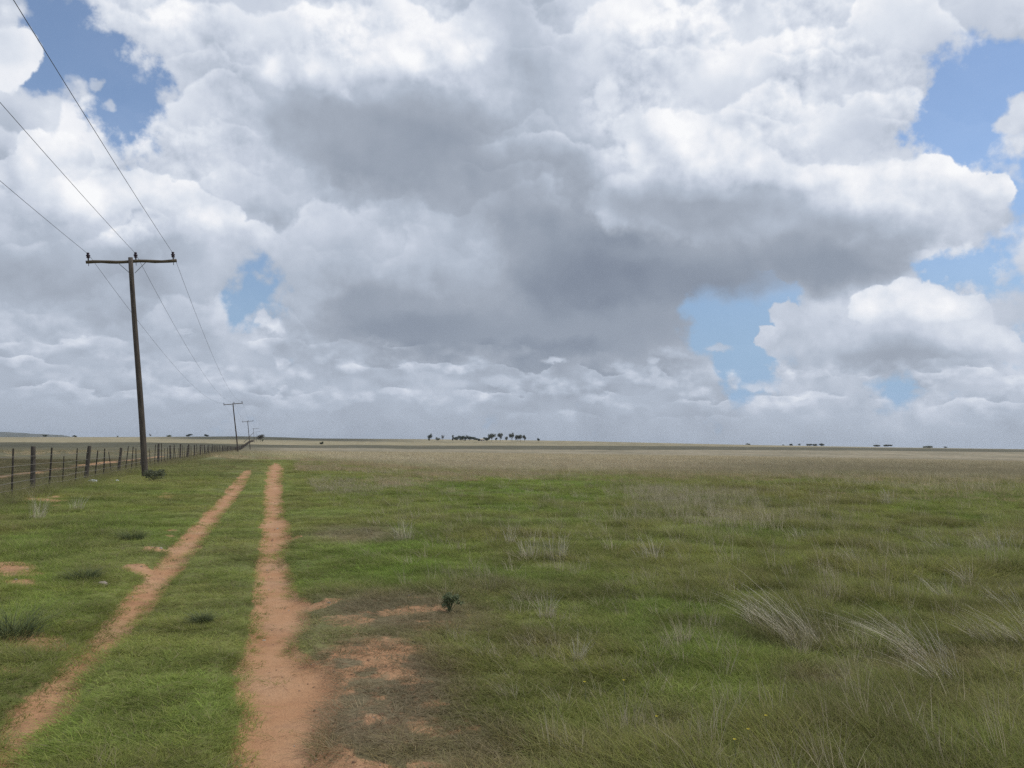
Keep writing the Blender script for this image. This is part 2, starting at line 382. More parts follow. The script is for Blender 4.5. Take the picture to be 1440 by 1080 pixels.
LUSH = [(740,682,180,18,.9),(560,765,110,34,.8),(555,690,120,18,.55),(960,935,110,50,.6),(1010,742,90,16,.6),(1360,705,90,14,.8),(70,830,80,40,.9),(250,745,50,20,.5),(150,720,90,16,.5),(110,1010,70,60,.5),(260,960,70,60,.4),(1200,960,140,30,.3),(700,800,60,20,.6),(1380,1040,80,40,.5),(900,850,90,24,.4),(40,760,60,14,.6)]
OLIVE = [(860,745,180,26,.6),(815,860,90,50,.55),(1060,765,200,20,.55),(1250,790,170,16,.5),(1310,940,130,50,.4),(1100,840,90,16,.4),(450,690,40,30,.35),(330,740,30,40,.3),(1060,690,150,14,.8),(880,690,110,12,.7)]
FX, FK = -6.75, 0.31                  # the fence: x = FX - FK * y
def fence_side(x, y): return (FX - FK * y) - x       # positive beyond the fence (left)
def terrain(x, y):
    x = np.asarray(x, float); y = np.asarray(y, float)
    r = np.hypot(x, y); az = np.arctan2(x, y)
    z = -1.75 * np.exp(-((r - 275) / 150.0) ** 2)
    e = np.interp(az, _haz, _hel)
    zc = CAMZ + e * RC
    z = z + sstep(r, 950, RC) * zc - np.maximum(r - RC, 0) * 0.0012
    z = z + (fbm(x, y, 14, 3, 1.0) - 0.5) * 0.10 * sstep(r, 6, 30) * (1 - sstep(r, 500, 900))
    near = 1 - sstep(r, 45, 90)
    z = z + near * ((fbm(x, y, 1.3, 3, 4.0) - 0.5) * 0.085 + (fbm(x, y, 0.3, 2, 8.0) - 0.5) * 0.022)
    t = sstep(track_sd(x, y), -0.16, 0.12)
    return z - t * 0.085 * near

# bands of the far plain by the distance they lie at, measured along a few lines of sight
_bpx = np.array([0, 200, 440, 580, 720, 900, 1040, 1240, 1440])
_bands = {   # py of: top of tan sward / bottom of dark strip, top of dark strip, bottom of the tan sward
 'dark_lo': np.array([629, 629, 629.5, 631, 632, 632.5, 633, 634, 636]),
 'dark_hi': np.array([622, 622, 626, 626, 626.6, 627, 628, 629.4, 632]),
 'tan_lo':  np.array([634, 634, 642, 652, 660, 664, 668, 668, 672]),
}
def zones(x, y):
    x = np.asarray(x, float); y = np.asarray(y, float)
    r = np.hypot(x, y)
    z = {}
    sd = track_sd(x, y)
    z['dirt'] = sstep(sd, -0.10, 0.10) * (y > 1.0)
    n1 = fbm(x, y, 0.5, 4, 2.0); n2 = fbm(x, y, 3.0, 4, 6.0); n3 = fbm(x, y, 11.0, 3, 7.0)
    bare = ellipses(x, y, BARE)
    z['bare'] = sstep(bare + (n1 - 0.5) * 1.5, 0.42, 0.78) * (bare > 0)
    inner = np.clip(ellipses(x, y, DRY[:3]), 0, 1) * sstep(fbm(x, y, 0.22, 3, 61.0) + fbm(x, y, 1.3, 2, 66.0) * .8 - .40, 0.52, 0.66) * (r < 40)
    z['bare'] = np.maximum(z['bare'], inner * .34)
    z['dry'] = np.clip(ellipses(x, y, DRY) + (n2 - 0.5) * 0.7, 0, 1) * (r < 60)
    z['lush'] = np.clip(ellipses(x, y, LUSH) + (n2 - 0.5) * 0.8, 0, 1)
    z['olive'] = np.clip(ellipses(x, y, OLIVE) + (n3 - 0.5) * 1.0 + 0.05, 0, 1)
    # dip in the view of a point, as a screen-independent distance measure: depth of the sight line below eye level
    s = (CAMZ - terrain_soft(x, y)) / np.maximum(y, 0.5) * F     # "pixels" below eye level when seen from the road
    px = 720 + F * x / np.maximum(y, 0.5)
    ev = eye_y(px)
    lo = np.interp(px, _bpx, _bands['dark_lo']) - ev; hi = np.interp(px, _bpx, _bands['dark_hi']) - ev; tl = np.interp(px, _bpx, _bands['tan_lo']) - ev
    wob = (fbm(x, y, 40, 3, 3.3) - 0.5)
    z['tan'] = sstep(s + wob * 26 * np.clip(s / 40, 0.1, 1), tl + 9, tl - 5)
    s2 = s + wob * 1.3
    z['dark'] = sstep(s2, lo + 0.5, lo - 0.5) * sstep(s2, hi - 0.4, hi + 0.4)
    z['far'] = sstep(s2, hi + 0.4, hi - 0.4)
    z['s'] = s; z['px'] = px; z['n'] = (n1, n2, n3); z['r'] = r
    z['left'] = sstep(fence_side(x, y), -0.3, 0.8)
    return z
def terrain_soft(x, y):
    r = np.hypot(x, y); az = np.arctan2(x, y)
    return -1.75 * np.exp(-((r - 275) / 150.0) ** 2) + sstep(r, 950, RC) * (CAMZ + np.interp(az, _haz, _hel) * RC)
def mixc(a, b, t): return a * (1 - t)[:, None] + np.asarray(b) * t[:, None]
C_GREEN, C_LUSH, C_OLIVE, C_DRY = (.242, .285, .085), (.212, .300, .064), (.262, .272, .090), (.265, .215, .140)
C_TAN, C_TAND, C_DARK, C_FAR, C_STRAW = (.450, .396, .292), (.290, .245, .170), (.088, .086, .062), (.300, .262, .175), (.42, .37, .28)
def sward(x, y):                      # colour of the grass standing at a point, and how thick it stands
    z = zones(x, y); n1, n2, n3 = z['n']
    c = np.tile(np.array(C_GREEN), (len(x), 1))
    c = mixc(c, C_OLIVE, z['olive'] * 0.6)
    c = mixc(c, C_LUSH, z['lush'] * 0.85)
    c = mixc(c, C_DRY, np.clip(z['dry'] * 1.1, 0, .95))
    px, s = z['px'], z['s']
    c = mixc(c, (.200, .200, .105), sstep(s, 62, 28) * sstep(px, 420, 330) * .7)
    # beyond the fence: thinner greyish pasture and a dirt road along the wire
    c = mixc(c, (.135, .128, .085), z['left'] * 0.88)
    # tan sward with a browner lower edge and a whitish strip on the right
    tanc = np.tile(np.array(C_TAN), (len(x), 1))
    tanc = mixc(tanc, C_TAND, sstep(n3 + (s - 22) * 0.02, 0.42, 0.75) * 0.6 * sstep(px, 600, 1000) + 0.0)
    tanc = mixc(tanc, (.215, .200, .140), sstep(s, 14, 26) * sstep(px, 900, 1150) * 0.7)
    tanc = mixc(tanc, C_STRAW, np.exp(-((s - 17 - (n3 - .5) * 4) / 2.0) ** 2) * sstep(px, 1050, 1250) * 0.7)
    tanc = mixc(tanc, (.175, .168, .105), sstep(px, 420, 330) * 0.6)
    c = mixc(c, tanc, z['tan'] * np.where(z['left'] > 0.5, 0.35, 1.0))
    c = mixc(c, C_DARK, z['dark'] * 0.92)
    farc = np.tile(np.array(C_FAR), (len(x), 1)); farc = mixc(farc, (.18, .165, .115), sstep(n3 + (fbm(x, y, 160, 3, 2.2) - .5), 0.45, 0.8) * .6)
    c = mixc(c, farc, z['far'])
    # the dark scrub of the far rise on the left
    c = mixc(c, (.07, .072, .055), sstep(z['r'], 1120, 1220) * sstep(px, 640, 470) * sstep(px, 180, 300) * 0.9)
    nearf = 1 - z['tan'] * 0.6
    c = c * (0.80 + 0.40 * sstep(n1, .3, .7) * nearf + 0.20 * (1 - nearf))[:, None] * (0.93 + 0.14 * sstep(n2, .3, .7))[:, None]
    hue = (sstep(fbm(x, y, 2.2, 3, 44.0), .34, .66) - .5)[:, None] * np.array([[.12, .02, .08]]) * nearf[:, None]
    c = c * (1 + hue)
    thick = (1 - z['dirt'] * 0.985) * (1 - z['bare'] * 0.92) * (1 - 0.62 * z['dry'])
    road = np.exp(-((fence_side(x, y) - 4.2) / 1.0) ** 2) * (y < 90)
    thick = thick * (1 - np.clip(road * 1.1 * (n2 + .2), 0, 1))
    z['road'] = road
    return c, thick, z

# ------------------------------------------------------------------ ground sheet (polar grid, reaches the horizon)
def build_ground():
    fine = np.radians(np.arange(-62, 62.01, 0.22))
    coarse = np.radians(np.arange(65, 296, 4.0))
    th = np.concatenate([fine, coarse]); nt_ = len(th)
    rr = [0.4]
    while rr[-1] < 20000: rr.append(rr[-1] * (1.011 if rr[-1] < 400 else 1.02))
    rr = np.array(rr); nr = len(rr)
    R_, T_ = np.meshgrid(rr, th, indexing='ij')
    x = (R_ * np.sin(T_)).ravel(); y = (R_ * np.cos(T_)).ravel()
    zt = terrain(x, y)
    V = np.stack([x, y, zt], 1)
    V = np.concatenate([V, [[0, 0, float(terrain(np.array([0.]), np.array([0.]))[0])]]])
    i = np.arange(nr - 1)[:, None]; j = np.arange(nt_)[None, :]; j2 = (j + 1) % nt_
    Q = np.stack([i * nt_ + j + 0 * j2, i * nt_ + j2, (i + 1) * nt_ + j2, (i + 1) * nt_ + j + 0 * j2], -1).reshape(-1, 4)[:, ::-1]
    me = bpy.data.meshes.new('ground')
    tri = np.stack([np.full(nt_, nr * nt_), (np.arange(nt_) + 1) % nt_, np.arange(nt_)], 1)
    nv, nq, ntri = len(V), len(Q), len(tri)
    me.vertices.add(nv); me.vertices.foreach_set('co', V.astype(np.float32).ravel())
    loops = np.concatenate([Q.ravel(), tri.ravel()]).astype(np.int32)
    me.loops.add(len(loops)); me.loops.foreach_set('vertex_index', loops)
    me.polygons.add(nq + ntri)
    st = np.concatenate([np.arange(nq) * 4, nq * 4 + np.arange(ntri) * 3]).astype(np.int32)
    me.polygons.foreach_set('loop_start', st)
    me.polygons.foreach_set('use_smooth', np.ones(nq + ntri, bool))
    me.update(calc_edges=True); me.validate()
    c, thick, z = sward(V[:, 0], V[:, 1])
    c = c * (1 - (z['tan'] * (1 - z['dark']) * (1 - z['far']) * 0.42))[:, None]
    attr_color(me, 'sward', c.astype(np.float32))
    n2_ = z['n'][1]
    bare = np.maximum(np.maximum(z['dirt'], z['bare'] * 0.95), np.clip(z['road'] * 0.75 * (n2_ + .35) - 0.1, 0, 1))
    attr_float(me, 'soil', np.clip(bare + z['dry'] * 0.33 * (1 - z['tan']), 0, 1))
    attr_float(me, 'near', 1 - sstep(z['r'], 60, 130))
    o = bpy.data.objects.new('ground', me); COL.objects.link(o); o['kind'] = 'structure'
    m, nt = material('veld_ground')
    geo = nt.new('ShaderNodeNewGeometry'); P = geo.outputs['Position']
    def at(n, out):
        a = nt.new('ShaderNodeAttribute'); a.attribute_name = n; return a.outputs[out]
    sw, so, nr_ = at('sward', 'Color'), at('soil', 'Fac'), at('near', 'Fac')
    a1 = nt.noise(P, 1.2, 5.0, 0.6); a2 = nt.noise(P, 14.0, 5.0, 0.62); a3 = nt.noise(P, 70.0, 4.0, 0.6)
    # soil: red sandy loam with paler trodden patches, dark crumbs and scattered dead bits
    soilc = nt.ramp(a1, [(0.30, (.380, .198, .104, 1)), (0.50, (.435, .248, .136, 1)), (0.70, (.475, .295, .178, 1))])
    soilc = nt.mix(nt.sstep(nt.noise(P, 3.6, 4.0, 0.6), 0.50, 0.68, 0, 0.45), soilc, (.29, .165, .10, 1))
    soilc = nt.mix(nt.sstep(a2, 0.56, 0.74, 0, 0.55), soilc, (.27, .135, .085, 1))
    soilc = nt.mix(nt.sstep(a3, 0.60, 0.72, 0, 0.6), soilc, (.19, .115, .075, 1))
    soilc = nt.mix(nt.sstep(nt.noise(P, 34.0, 3.0, 0.6), 0.66, 0.72, 0, 0.75), soilc, (.11, .085, .06, 1))
    # litter and thatch under the grass
    th_ = nt.mix(nt.sstep(a2, 0.4, 0.65, 0.0, 0.6), nt.mix(0.35, sw, (.045, .040, .022, 1)), (.12, .082, .05, 1))
    th_ = nt.mix(nt.math('MULTIPLY', nr_, 0.9), sw, th_)
    # far sward keeps a streaky grain of its own
    sp = nt.vmath('MULTIPLY', P, (0.035, 0.02, 0.0))
    g1 = nt.noise(sp, 1.0, 8.0, 0.62); g2 = nt.noise(P, 0.45, 5.0, 0.65)
    th_ = nt.mix(1.0, th_, nt.ramp(g1, [(0.3, (.74, .76, .74, 1)), (0.7, (1.25, 1.22, 1.2, 1))]), 'MULTIPLY')
    th_ = nt.mix(1.0, th_, nt.ramp(g2, [(0.3, (.72, .74, .72, 1)), (0.7, (1.28, 1.25, 1.2, 1))]), 'MULTIPLY')
    edge = nt.math('ADD', so, nt.math('MULTIPLY', nt.math('SUBTRACT', a2, 0.5), 0.85))
    fac = nt.sstep(edge, 0.30, 0.64)
    nt.put(nt.b.inputs['Base Color'], nt.mix(fac, th_, soilc))
    nt.b.inputs['Roughness'].default_value = 0.95; nt.b.inputs['Specular IOR Level'].default_value = 0.1
    bh = nt.math('ADD', nt.math('MULTIPLY', a2, 1.0), nt.math('MULTIPLY', a3, 0.45))
    bump(nt, nt.math('MULTIPLY', bh, nr_), 0.75, 0.03)
    me.materials.append(m)
    return o
GROUND = build_ground()

# ------------------------------------------------------------------ grass
def grass_material(name, trans=0.42):
    m, nt = material(name)
    a = nt.new('ShaderNodeAttribute'); a.attribute_type = 'INSTANCER'; a.attribute_name = 'tint'
    b = nt.new('ShaderNodeAttribute'); b.attribute_name = 'blade'
    v = nt.sep(b.outputs['Color'])             # x: blade's own shade, y: 0 root .. 1 tip, z: dryness of the blade
    col = nt.mix(1.0, a.outputs['Color'], nt.ramp(v[0], [(0, (.66, .70, .62, 1)), (1, (1.42, 1.36, 1.30, 1))]), 'MULTIPLY')
    col = nt.mix(nt.math('MULTIPLY', nt.sstep(v[1], 0.35, 1.0), nt.math('MULTIPLY_ADD', v[2], 0.5, 0.10)), col, (.34, .29, .17, 1))
    col = nt.mix(nt.sstep(v[2], 0.80, 0.9, 0, 0.75), col, (.34, .285, .185, 1))
    d = nt.new('ShaderNodeBsdfDiffuse'); t = nt.new('ShaderNodeBsdfTranslucent'); mx = nt.new('ShaderNodeMixShader')
    nt.put(d.inputs[0], col); nt.put(t.inputs[0], col); mx.inputs[0].default_value = trans
    nt.l.new(d.outputs[0], mx.inputs[1]); nt.l.new(t.outputs[0], mx.inputs[2]); nt.l.new(mx.outputs[0], nt.out.inputs[0])
    nt.n.remove(nt.b)
    return m
MG = grass_material('grass_blade')
KINDS = bpy.data.collections.new('grass_kinds')
def tuft(name, n, rad, h, wd, lean, curve, seed, hv=0.45, dry=0.15, wind=(-0.12, 0.0), segs=3, mat=None, coll=KINDS):
    g = np.random.default_rng(seed)
    V, Fc, B = [], [], []
    for k in range(n):
        a = g.random() * 6.283; q = rad * math.sqrt(g.random())
        bx, by = q * math.cos(a), q * math.sin(a)
        hh = h * (1 - hv + hv * 1.5 * g.random()) * (1 - 0.35 * q / max(rad, 1e-4))
        oa = a + g.normal() * 0.9; ln = abs(g.normal()) * lean + lean * 0.3
        lx, ly = math.cos(oa) * ln + wind[0] * (0.5 + g.random()), math.sin(oa) * ln + wind[1] + g.normal() * 0.05
        fa = g.random() * 3.14; wx, wy = math.cos(fa) * wd / 2, math.sin(fa) * wd / 2
        sh, dr = g.random(), (0.82 + g.random() * 0.18 if g.random() < dry else g.random() * 0.6)
        i0 = len(V)
        for sgi in range(segs + 1):
            t = sgi / segs
            L = hh * t; bend = t * t * curve
            x = bx + hh * (lx * t + lx * bend * 1.5); y = by + hh * (ly * t + ly * bend * 1.5)
            zz = L * (1 - 0.28 * bend * min(1.5, abs(lx) + abs(ly)))
            f = 1 - t ** 1.5 * 0.9
            if sgi < segs:
                V += [(x - wx * f, y - wy * f, zz), (x + wx * f, y + wy * f, zz)]; B += [(sh, t, dr)] * 2
            else:
                V.append((x, y, zz)); B.append((sh, 1, dr))
        for sgi in range(segs - 1):
            b = i0 + 2 * sgi; Fc.append((b, b + 1, b + 3, b + 2))
        b = i0 + 2 * (segs - 1); Fc.append((b, b + 1, b + 2))
    me = bpy.data.meshes.new(name); me.from_pydata(V, [], Fc); me.update()
    attr_color(me, 'blade', np.array(B, np.float32)); me.materials.append(mat or MG)
    if coll is None: return me
    o = bpy.data.objects.new(name, me); coll.objects.link(o)
    return o
# kinds sort by name: 0-3 turf, 4-6 leafy bunches, 7-9 tall seeding stems, 10-11 matted dead turf
for k in range(4): tuft('kind_a%d' % k, 46, 0.115, 0.066, 0.0040, 0.45, 0.8, 100 + k, dry=0.10)
for k in range(3): tuft('kind_b%d' % k, 66, 0.12, 0.165, 0.0042, 0.40, 0.9, 200 + k, dry=0.16, segs=4)
for k in range(3): tuft('kind_c%d' % k, 20, 0.10, 0.38, 0.0030, 0.22, 0.7, 300 + k, dry=0.55, segs=4, hv=0.6)
for k in range(2): tuft('kind_d%d' % k, 34, 0.13, 0.055, 0.0045, 0.9, 0.9, 400 + k, dry=0.5)

def scatter(name, pts, var, scl, tint, label, cat, kinds=None):
    n = len(pts)
    me = bpy.data.meshes.new(name); me.vertices.add(n); me.vertices.foreach_set('co', pts.astype(np.float32).ravel())
    a = me.attributes.new('var', 'INT', 'POINT'); a.data.foreach_set('value', var.astype(np.int32))
    a = me.attributes.new('scl', 'FLOAT_VECTOR', 'POINT'); a.data.foreach_set('vector', scl.astype(np.float32).ravel())
    rot = np.stack([rng.normal(0, .08, n), rng.normal(0, .08, n), rng.normal(0, 0.8, n)], 1)
    a = me.attributes.new('rot', 'FLOAT_VECTOR', 'POINT'); a.data.foreach_set('vector', rot.astype(np.float32).ravel())
    a = me.attributes.new('tint', 'FLOAT_VECTOR', 'POINT'); a.data.foreach_set('vector', tint.astype(np.float32).ravel())
    o = bpy.data.objects.new(name, me); COL.objects.link(o)
    tag(o, label, cat, kind='stuff')
    ng = bpy.data.node_groups.new(name, 'GeometryNodeTree')
    ng.interface.new_socket('Geometry', in_out='INPUT', socket_type='NodeSocketGeometry')
    ng.interface.new_socket('Geometry', in_out='OUTPUT', socket_type='NodeSocketGeometry')
    N, L = ng.nodes, ng.links
    gi, go = N.new('NodeGroupInput'), N.new('NodeGroupOutput')
    ci = N.new('GeometryNodeCollectionInfo'); ci.inputs['Collection'].default_value = kinds or KINDS
    ci.inputs['Separate Children'].default_value = True; ci.inputs['Reset Children'].default_value = True
    ip = N.new('GeometryNodeInstanceOnPoints'); ip.inputs['Pick Instance'].default_value = True
    def na(nm, dt):
        q = N.new('GeometryNodeInputNamedAttribute'); q.data_type = dt; q.inputs['Name'].default_value = nm
        return q.outputs['Attribute']
    L.new(gi.outputs[0], ip.inputs['Points']); L.new(ci.outputs[0], ip.inputs['Instance'])
    L.new(na('var', 'INT'), ip.inputs['Instance Index']); L.new(na('rot', 'FLOAT_VECTOR'), ip.inputs['Rotation']); L.new(na('scl', 'FLOAT_VECTOR'), ip.inputs['Scale'])
    L.new(ip.outputs[0], go.inputs[0])
    md = o.modifiers.new('scatter', 'NODES'); md.node_group = ng
    return o

def wedge(n, r0, r1, half=math.radians(60), p=0.0):
    u = rng.random(n)                               # density falls as r^-p
    e = 2 - p
    r = (r0 ** e + u * (r1 ** e - r0 ** e)) ** (1 / e)
    t = (rng.random(n) * 2 - 1) * half
    return r * np.sin(t), r * np.cos(t), r

def build_grass():
    P, Vr, Sc, Ti = [], [], [], []
    def add(x, y, r, var, sx, sz, c):
        P.append(np.stack([x, y, terrain(x, y) - 0.006], 1)); Vr.append(var); Sc.append(np.stack([sx, sx, sz], 1)); Ti.append(c)
    # turf
    for n, r0, r1, p, s0 in ((48000, 2.3, 11, 1.0, 1.0), (57000, 11, 30, 0.9, 1.45), (49000, 30, 75, 0.9, 2.6)):
        x, y, r = wedge(n, r0, r1, p=p)
        c, th, z = sward(x, y)
        keep = (rng.random(n) < th) & (z['tan'] < 0.75)
        x, y, r, c = x[keep], y[keep], r[keep], c[keep]
        z = {k: (v[keep] if not isinstance(v, tuple) else tuple(q[keep] for q in v)) for k, v in z.items()}
        m = len(x)
        dry = rng.random(m) < z['dry'] * 0.75
        clump = fbm(x, y, 0.9, 3, 12.0)
        tall = (rng.random(m) < sstep(clump, 0.46, 0.62) * (0.5 + 0.35 * sstep(x, 0.5, 3.5))) & ~dry
        stem = (rng.random(m) < 0.020 + 0.24 * sstep(fbm(x, y, 5, 2, 21.0), 0.5, 0.75) * sstep(r, 9, 22)) & ~dry & (x > -1.5 - y * 0.25)
        near_track = sstep(track_sd(x, y), -1.6, -0.1)
        mid = (x > np.interp(y, TRACK[0][0], TRACK[0][1])) & (x < np.interp(y, TRACK[1][0], TRACK[1][2]))
        tall &= ~(mid & (rng.random(m) < 0.75)); stem &= ~(mid | (near_track > .3))
        var = rng.integers(0, 4, m); var = np.where(tall, rng.integers(4, 7, m), var); var = np.where(stem, rng.integers(7, 10, m), var); var = np.where(dry & ~stem, rng.integers(10, 12, m), var)
        hgt = (0.75 + 0.55 * rng.random(m)) * (0.65 + 0.7 * fbm(x, y, 1.7, 2, 31.0)) * (1 - 0.58 * near_track)
        right = sstep(x, 0.5, 3.5); hgt = hgt * (0.85 + 0.35 * right)
        wide = s0 * (0.8 + 0.4 * rng.random(m))
        tallz = np.where(tall | stem, 0.85, 1.0)
        tc_ = c * rng.uniform(0.8, 1.2, (m, 1)) * rng.uniform(0.94, 1.06, (m, 3))
        tc_[tall] *= rng.uniform(.72, 1.12, (tall.sum(), 1)) * np.array((1.04, 1.0, 1.0))
        tc_[stem] = np.array((.62, .55, .42)) * rng.uniform(.6, 1.1, (stem.sum(), 1))
        tc_[dry] = tc_[dry] * 0.6 + np.array((.19, .16, .12)) * 0.4
        add(x, y, r, var, wide * np.where(stem, .8, 1), hgt * tallz * s0 ** 0.35, tc_)
    n = 5200; y = 14 + rng.random(n) ** 1.6 * 190; x = FX - FK * y + rng.normal(0, 0.45, n)
    c, th, z = sward(x, y); c = c * .75 + np.array((.20, .175, .10)) * .25
    add(x, y, np.hypot(x, y), rng.integers(4, 10, n), (1.1 + y / 60) * rng.uniform(.8, 1.3, n), rng.uniform(.8, 1.35, n), c * rng.uniform(.6, 1.2, (n, 1)))
    green = scatter('grass', np.concatenate(P), np.concatenate(Vr), np.concatenate(Sc), np.concatenate(Ti), 'short green and olive veld grass growing around the two red wheel tracks', 'grass')
    P.clear(); Vr.clear(); Sc.clear(); Ti.clear()
    # tall tan sward behind the green
    for n, r0, r1, p, s0 in ((54000, 24, 75, 0.6, 1.7), (40000, 75, 230, 1.0, 4.2)):
        x, y, r = wedge(n, r0, r1, p=p)
        c, th, z = sward(x, y)
        pr = np.maximum(z['tan'], 0.75 * sstep(fbm(x, y, 4.5, 3, 81.0) + sstep(z['s'], 75, 30) * .16, .56, .70) * sstep(r, 22, 40) * (z['px'] > 420)) * (1 - z['dark']) * (1 - z['far']) * (1 - 0.6 * z['left'])
        keep = (rng.random(n) < pr * th)
        x, y, c = x[keep], y[keep], c[keep]; m = len(x)
        sf = rng.random(m)
        tc_ = c * rng.uniform(0.75, 1.25, (m, 1)); q = sf < 0.16
        gr = z['tan'][keep] < 0.5; tc_ = tc_ * 1.3; tc_[gr] = np.array((.55, .43, .28)) * rng.uniform(.55, 1.15, (gr.sum(), 1))
        tc_[q] = tc_[q] * 0.5 + np.array(C_STRAW) * 0.7
        add(x, y, r[keep], rng.integers(4, 10, m), s0 * rng.uniform(.8, 1.2, m), rng.uniform(.9, 1.5, m) * np.where(r[keep] > 75, 1.25, 1.0), tc_)
    tan = scatter('tall_grass', np.concatenate(P), np.concatenate(Vr), np.concatenate(Sc), np.concatenate(Ti), 'tall tan dry grass standing in a wide band behind the green veld', 'grass')
build_grass()

# ------------------------------------------------------------------ crumbs and small stones on the bare earth
PEB = bpy.data.collections.new('stone_kinds')
def build_pebbles():
    m, nt = material('crumb_of_earth')
    a = nt.new('ShaderNodeAttribute'); a.attribute_type = 'INSTANCER'; a.attribute_name = 'tint'
    nt.put(nt.b.inputs['Base Color'], a.outputs['Color'])
    for k in range(4):
        bm = bmesh.new(); bmesh.ops.create_icosphere(bm, subdivisions=2, radius=1.0); g = np.random.default_rng(30 + k)
        ph = g.uniform(0, 6, 6)
        for v in bm.verts:
            c = v.co.copy(); q = 1 + .18 * math.sin(c.x * 3 + ph[0]) + .16 * math.sin(c.y * 4 + ph[1]) + .12 * math.sin(c.z * 5 + c.x * 3 + ph[2]); v.co = (c.x * q, c.y * q * .8, c.z * q * .55)
        me = bpy.data.meshes.new('peb_%d' % k); bm.to_mesh(me); bm.free(); me.materials.append(m)
        PEB.objects.link(bpy.data.objects.new('peb_%d' % k, me))
    x, y, r = wedge(80000, 2.6, 24, p=1.0)
    z = zones(x, y); keep = rng.random(len(x)) < np.maximum(z['dirt'] * .22 * sstep(fbm(x, y, .5, 3, 71.), .35, .7), z['bare'] * .5)
    x, y, r = x[keep], y[keep], r[keep]; n = len(x)
    s = np.clip(rng.lognormal(math.log(.0045), .55, n), .002, .018) * (1 + r * .04)
    t = np.array((.26, .16, .10)) * rng.uniform(.45, 1.5, (n, 1)); q = rng.random(n) < .2; t[q] = np.array((.34, .31, .27)) * rng.uniform(.6, 1.2, (q.sum(), 1))
    scatter('pebbles', np.stack([x, y, terrain(x, y) + s * .1], 1), rng.integers(0, 4, n), np.stack([s, s, s], 1), t, 'small crumbs of earth and stones strewn over the red wheel tracks', 'pebbles', PEB)
build_pebbles()
# ------------------------------------------------------------------ mesh pieces
def tube(path, radii, sides=8, cap=True, rough=0.0, seed=0):
    g = random.Random(seed); path = [Vector(p) for p in path]; V, Fc = [], []
    for i, p in enumerate(path):
        t = (path[min(i + 1, len(path) - 1)] - path[max(i - 1, 0)]).normalized()
        a = t.orthogonal().normalized() if i == 0 else (a - t * a.dot(t)).normalized()
        b = t.cross(a)
        for k in range(sides):
            an = 2 * math.pi * k / sides
            r = radii[i] * (1 + rough * (g.random() - 0.5))
            V.append(p + (a * math.cos(an) + b * math.sin(an)) * r)
    for i in range(len(path) - 1):
        for k in range(sides):
            k2 = (k + 1) % sides
            Fc.append((i * sides + k, i * sides + k2, (i + 1) * sides + k2, (i + 1) * sides + k))
    if cap:
        Fc.append(tuple(range(sides))[::-1]); n = (len(path) - 1) * sides; Fc.append(tuple(range(n, n + sides)))
    return V, Fc
def join(*parts):
    V, Fc = [], []
    for v, f in parts:
        o = len(V); V += list(v); Fc += [tuple(i + o for i in q) for q in f]
    return V, Fc
def lathe(prof, sides=12):
    V, Fc = [], []
    for r, z in prof:
        for k in range(sides): V.append((r * math.cos(2 * math.pi * k / sides), r * math.sin(2 * math.pi * k / sides), z))
    for i in range(len(prof) - 1):
        for k in range(sides):
            k2 = (k + 1) % sides; Fc.append((i * sides + k, i * sides + k2, (i + 1) * sides + k2, (i + 1) * sides + k))
    Fc.append(tuple(range(sides))[::-1]); n = (len(prof) - 1) * sides; Fc.append(tuple(range(n, n + sides)))
    return V, Fc
def box(cx, cy, cz, sx, sy, sz):
    V = [(cx + dx * sx / 2, cy + dy * sy / 2, cz + dz * sz / 2) for dz in (-1, 1) for dy in (-1, 1) for dx in (-1, 1)]
    return V, [(0, 2, 3, 1), (4, 5, 7, 6), (0, 1, 5, 4), (2, 6, 7, 3), (0, 4, 6, 2), (1, 3, 7, 5)]
def tz(x, y): return float(terrain(np.array([float(x)]), np.array([float(y)]))[0])
def copy_tree(o, parent=None):
    c = o.copy(); COL.objects.link(c)
    if parent is not None: c.parent = parent
    for ch in list(o.children): copy_tree(ch, c)
    return c
def stand(px, d, dz=0.0):               # ground point on the sight line through a column of the photograph, d metres out
    q = ray(px, eye_y(px)); p = Vector((q.x / q.y * d, d, 0)); p.z = tz(p.x, p.y) + dz
    return p

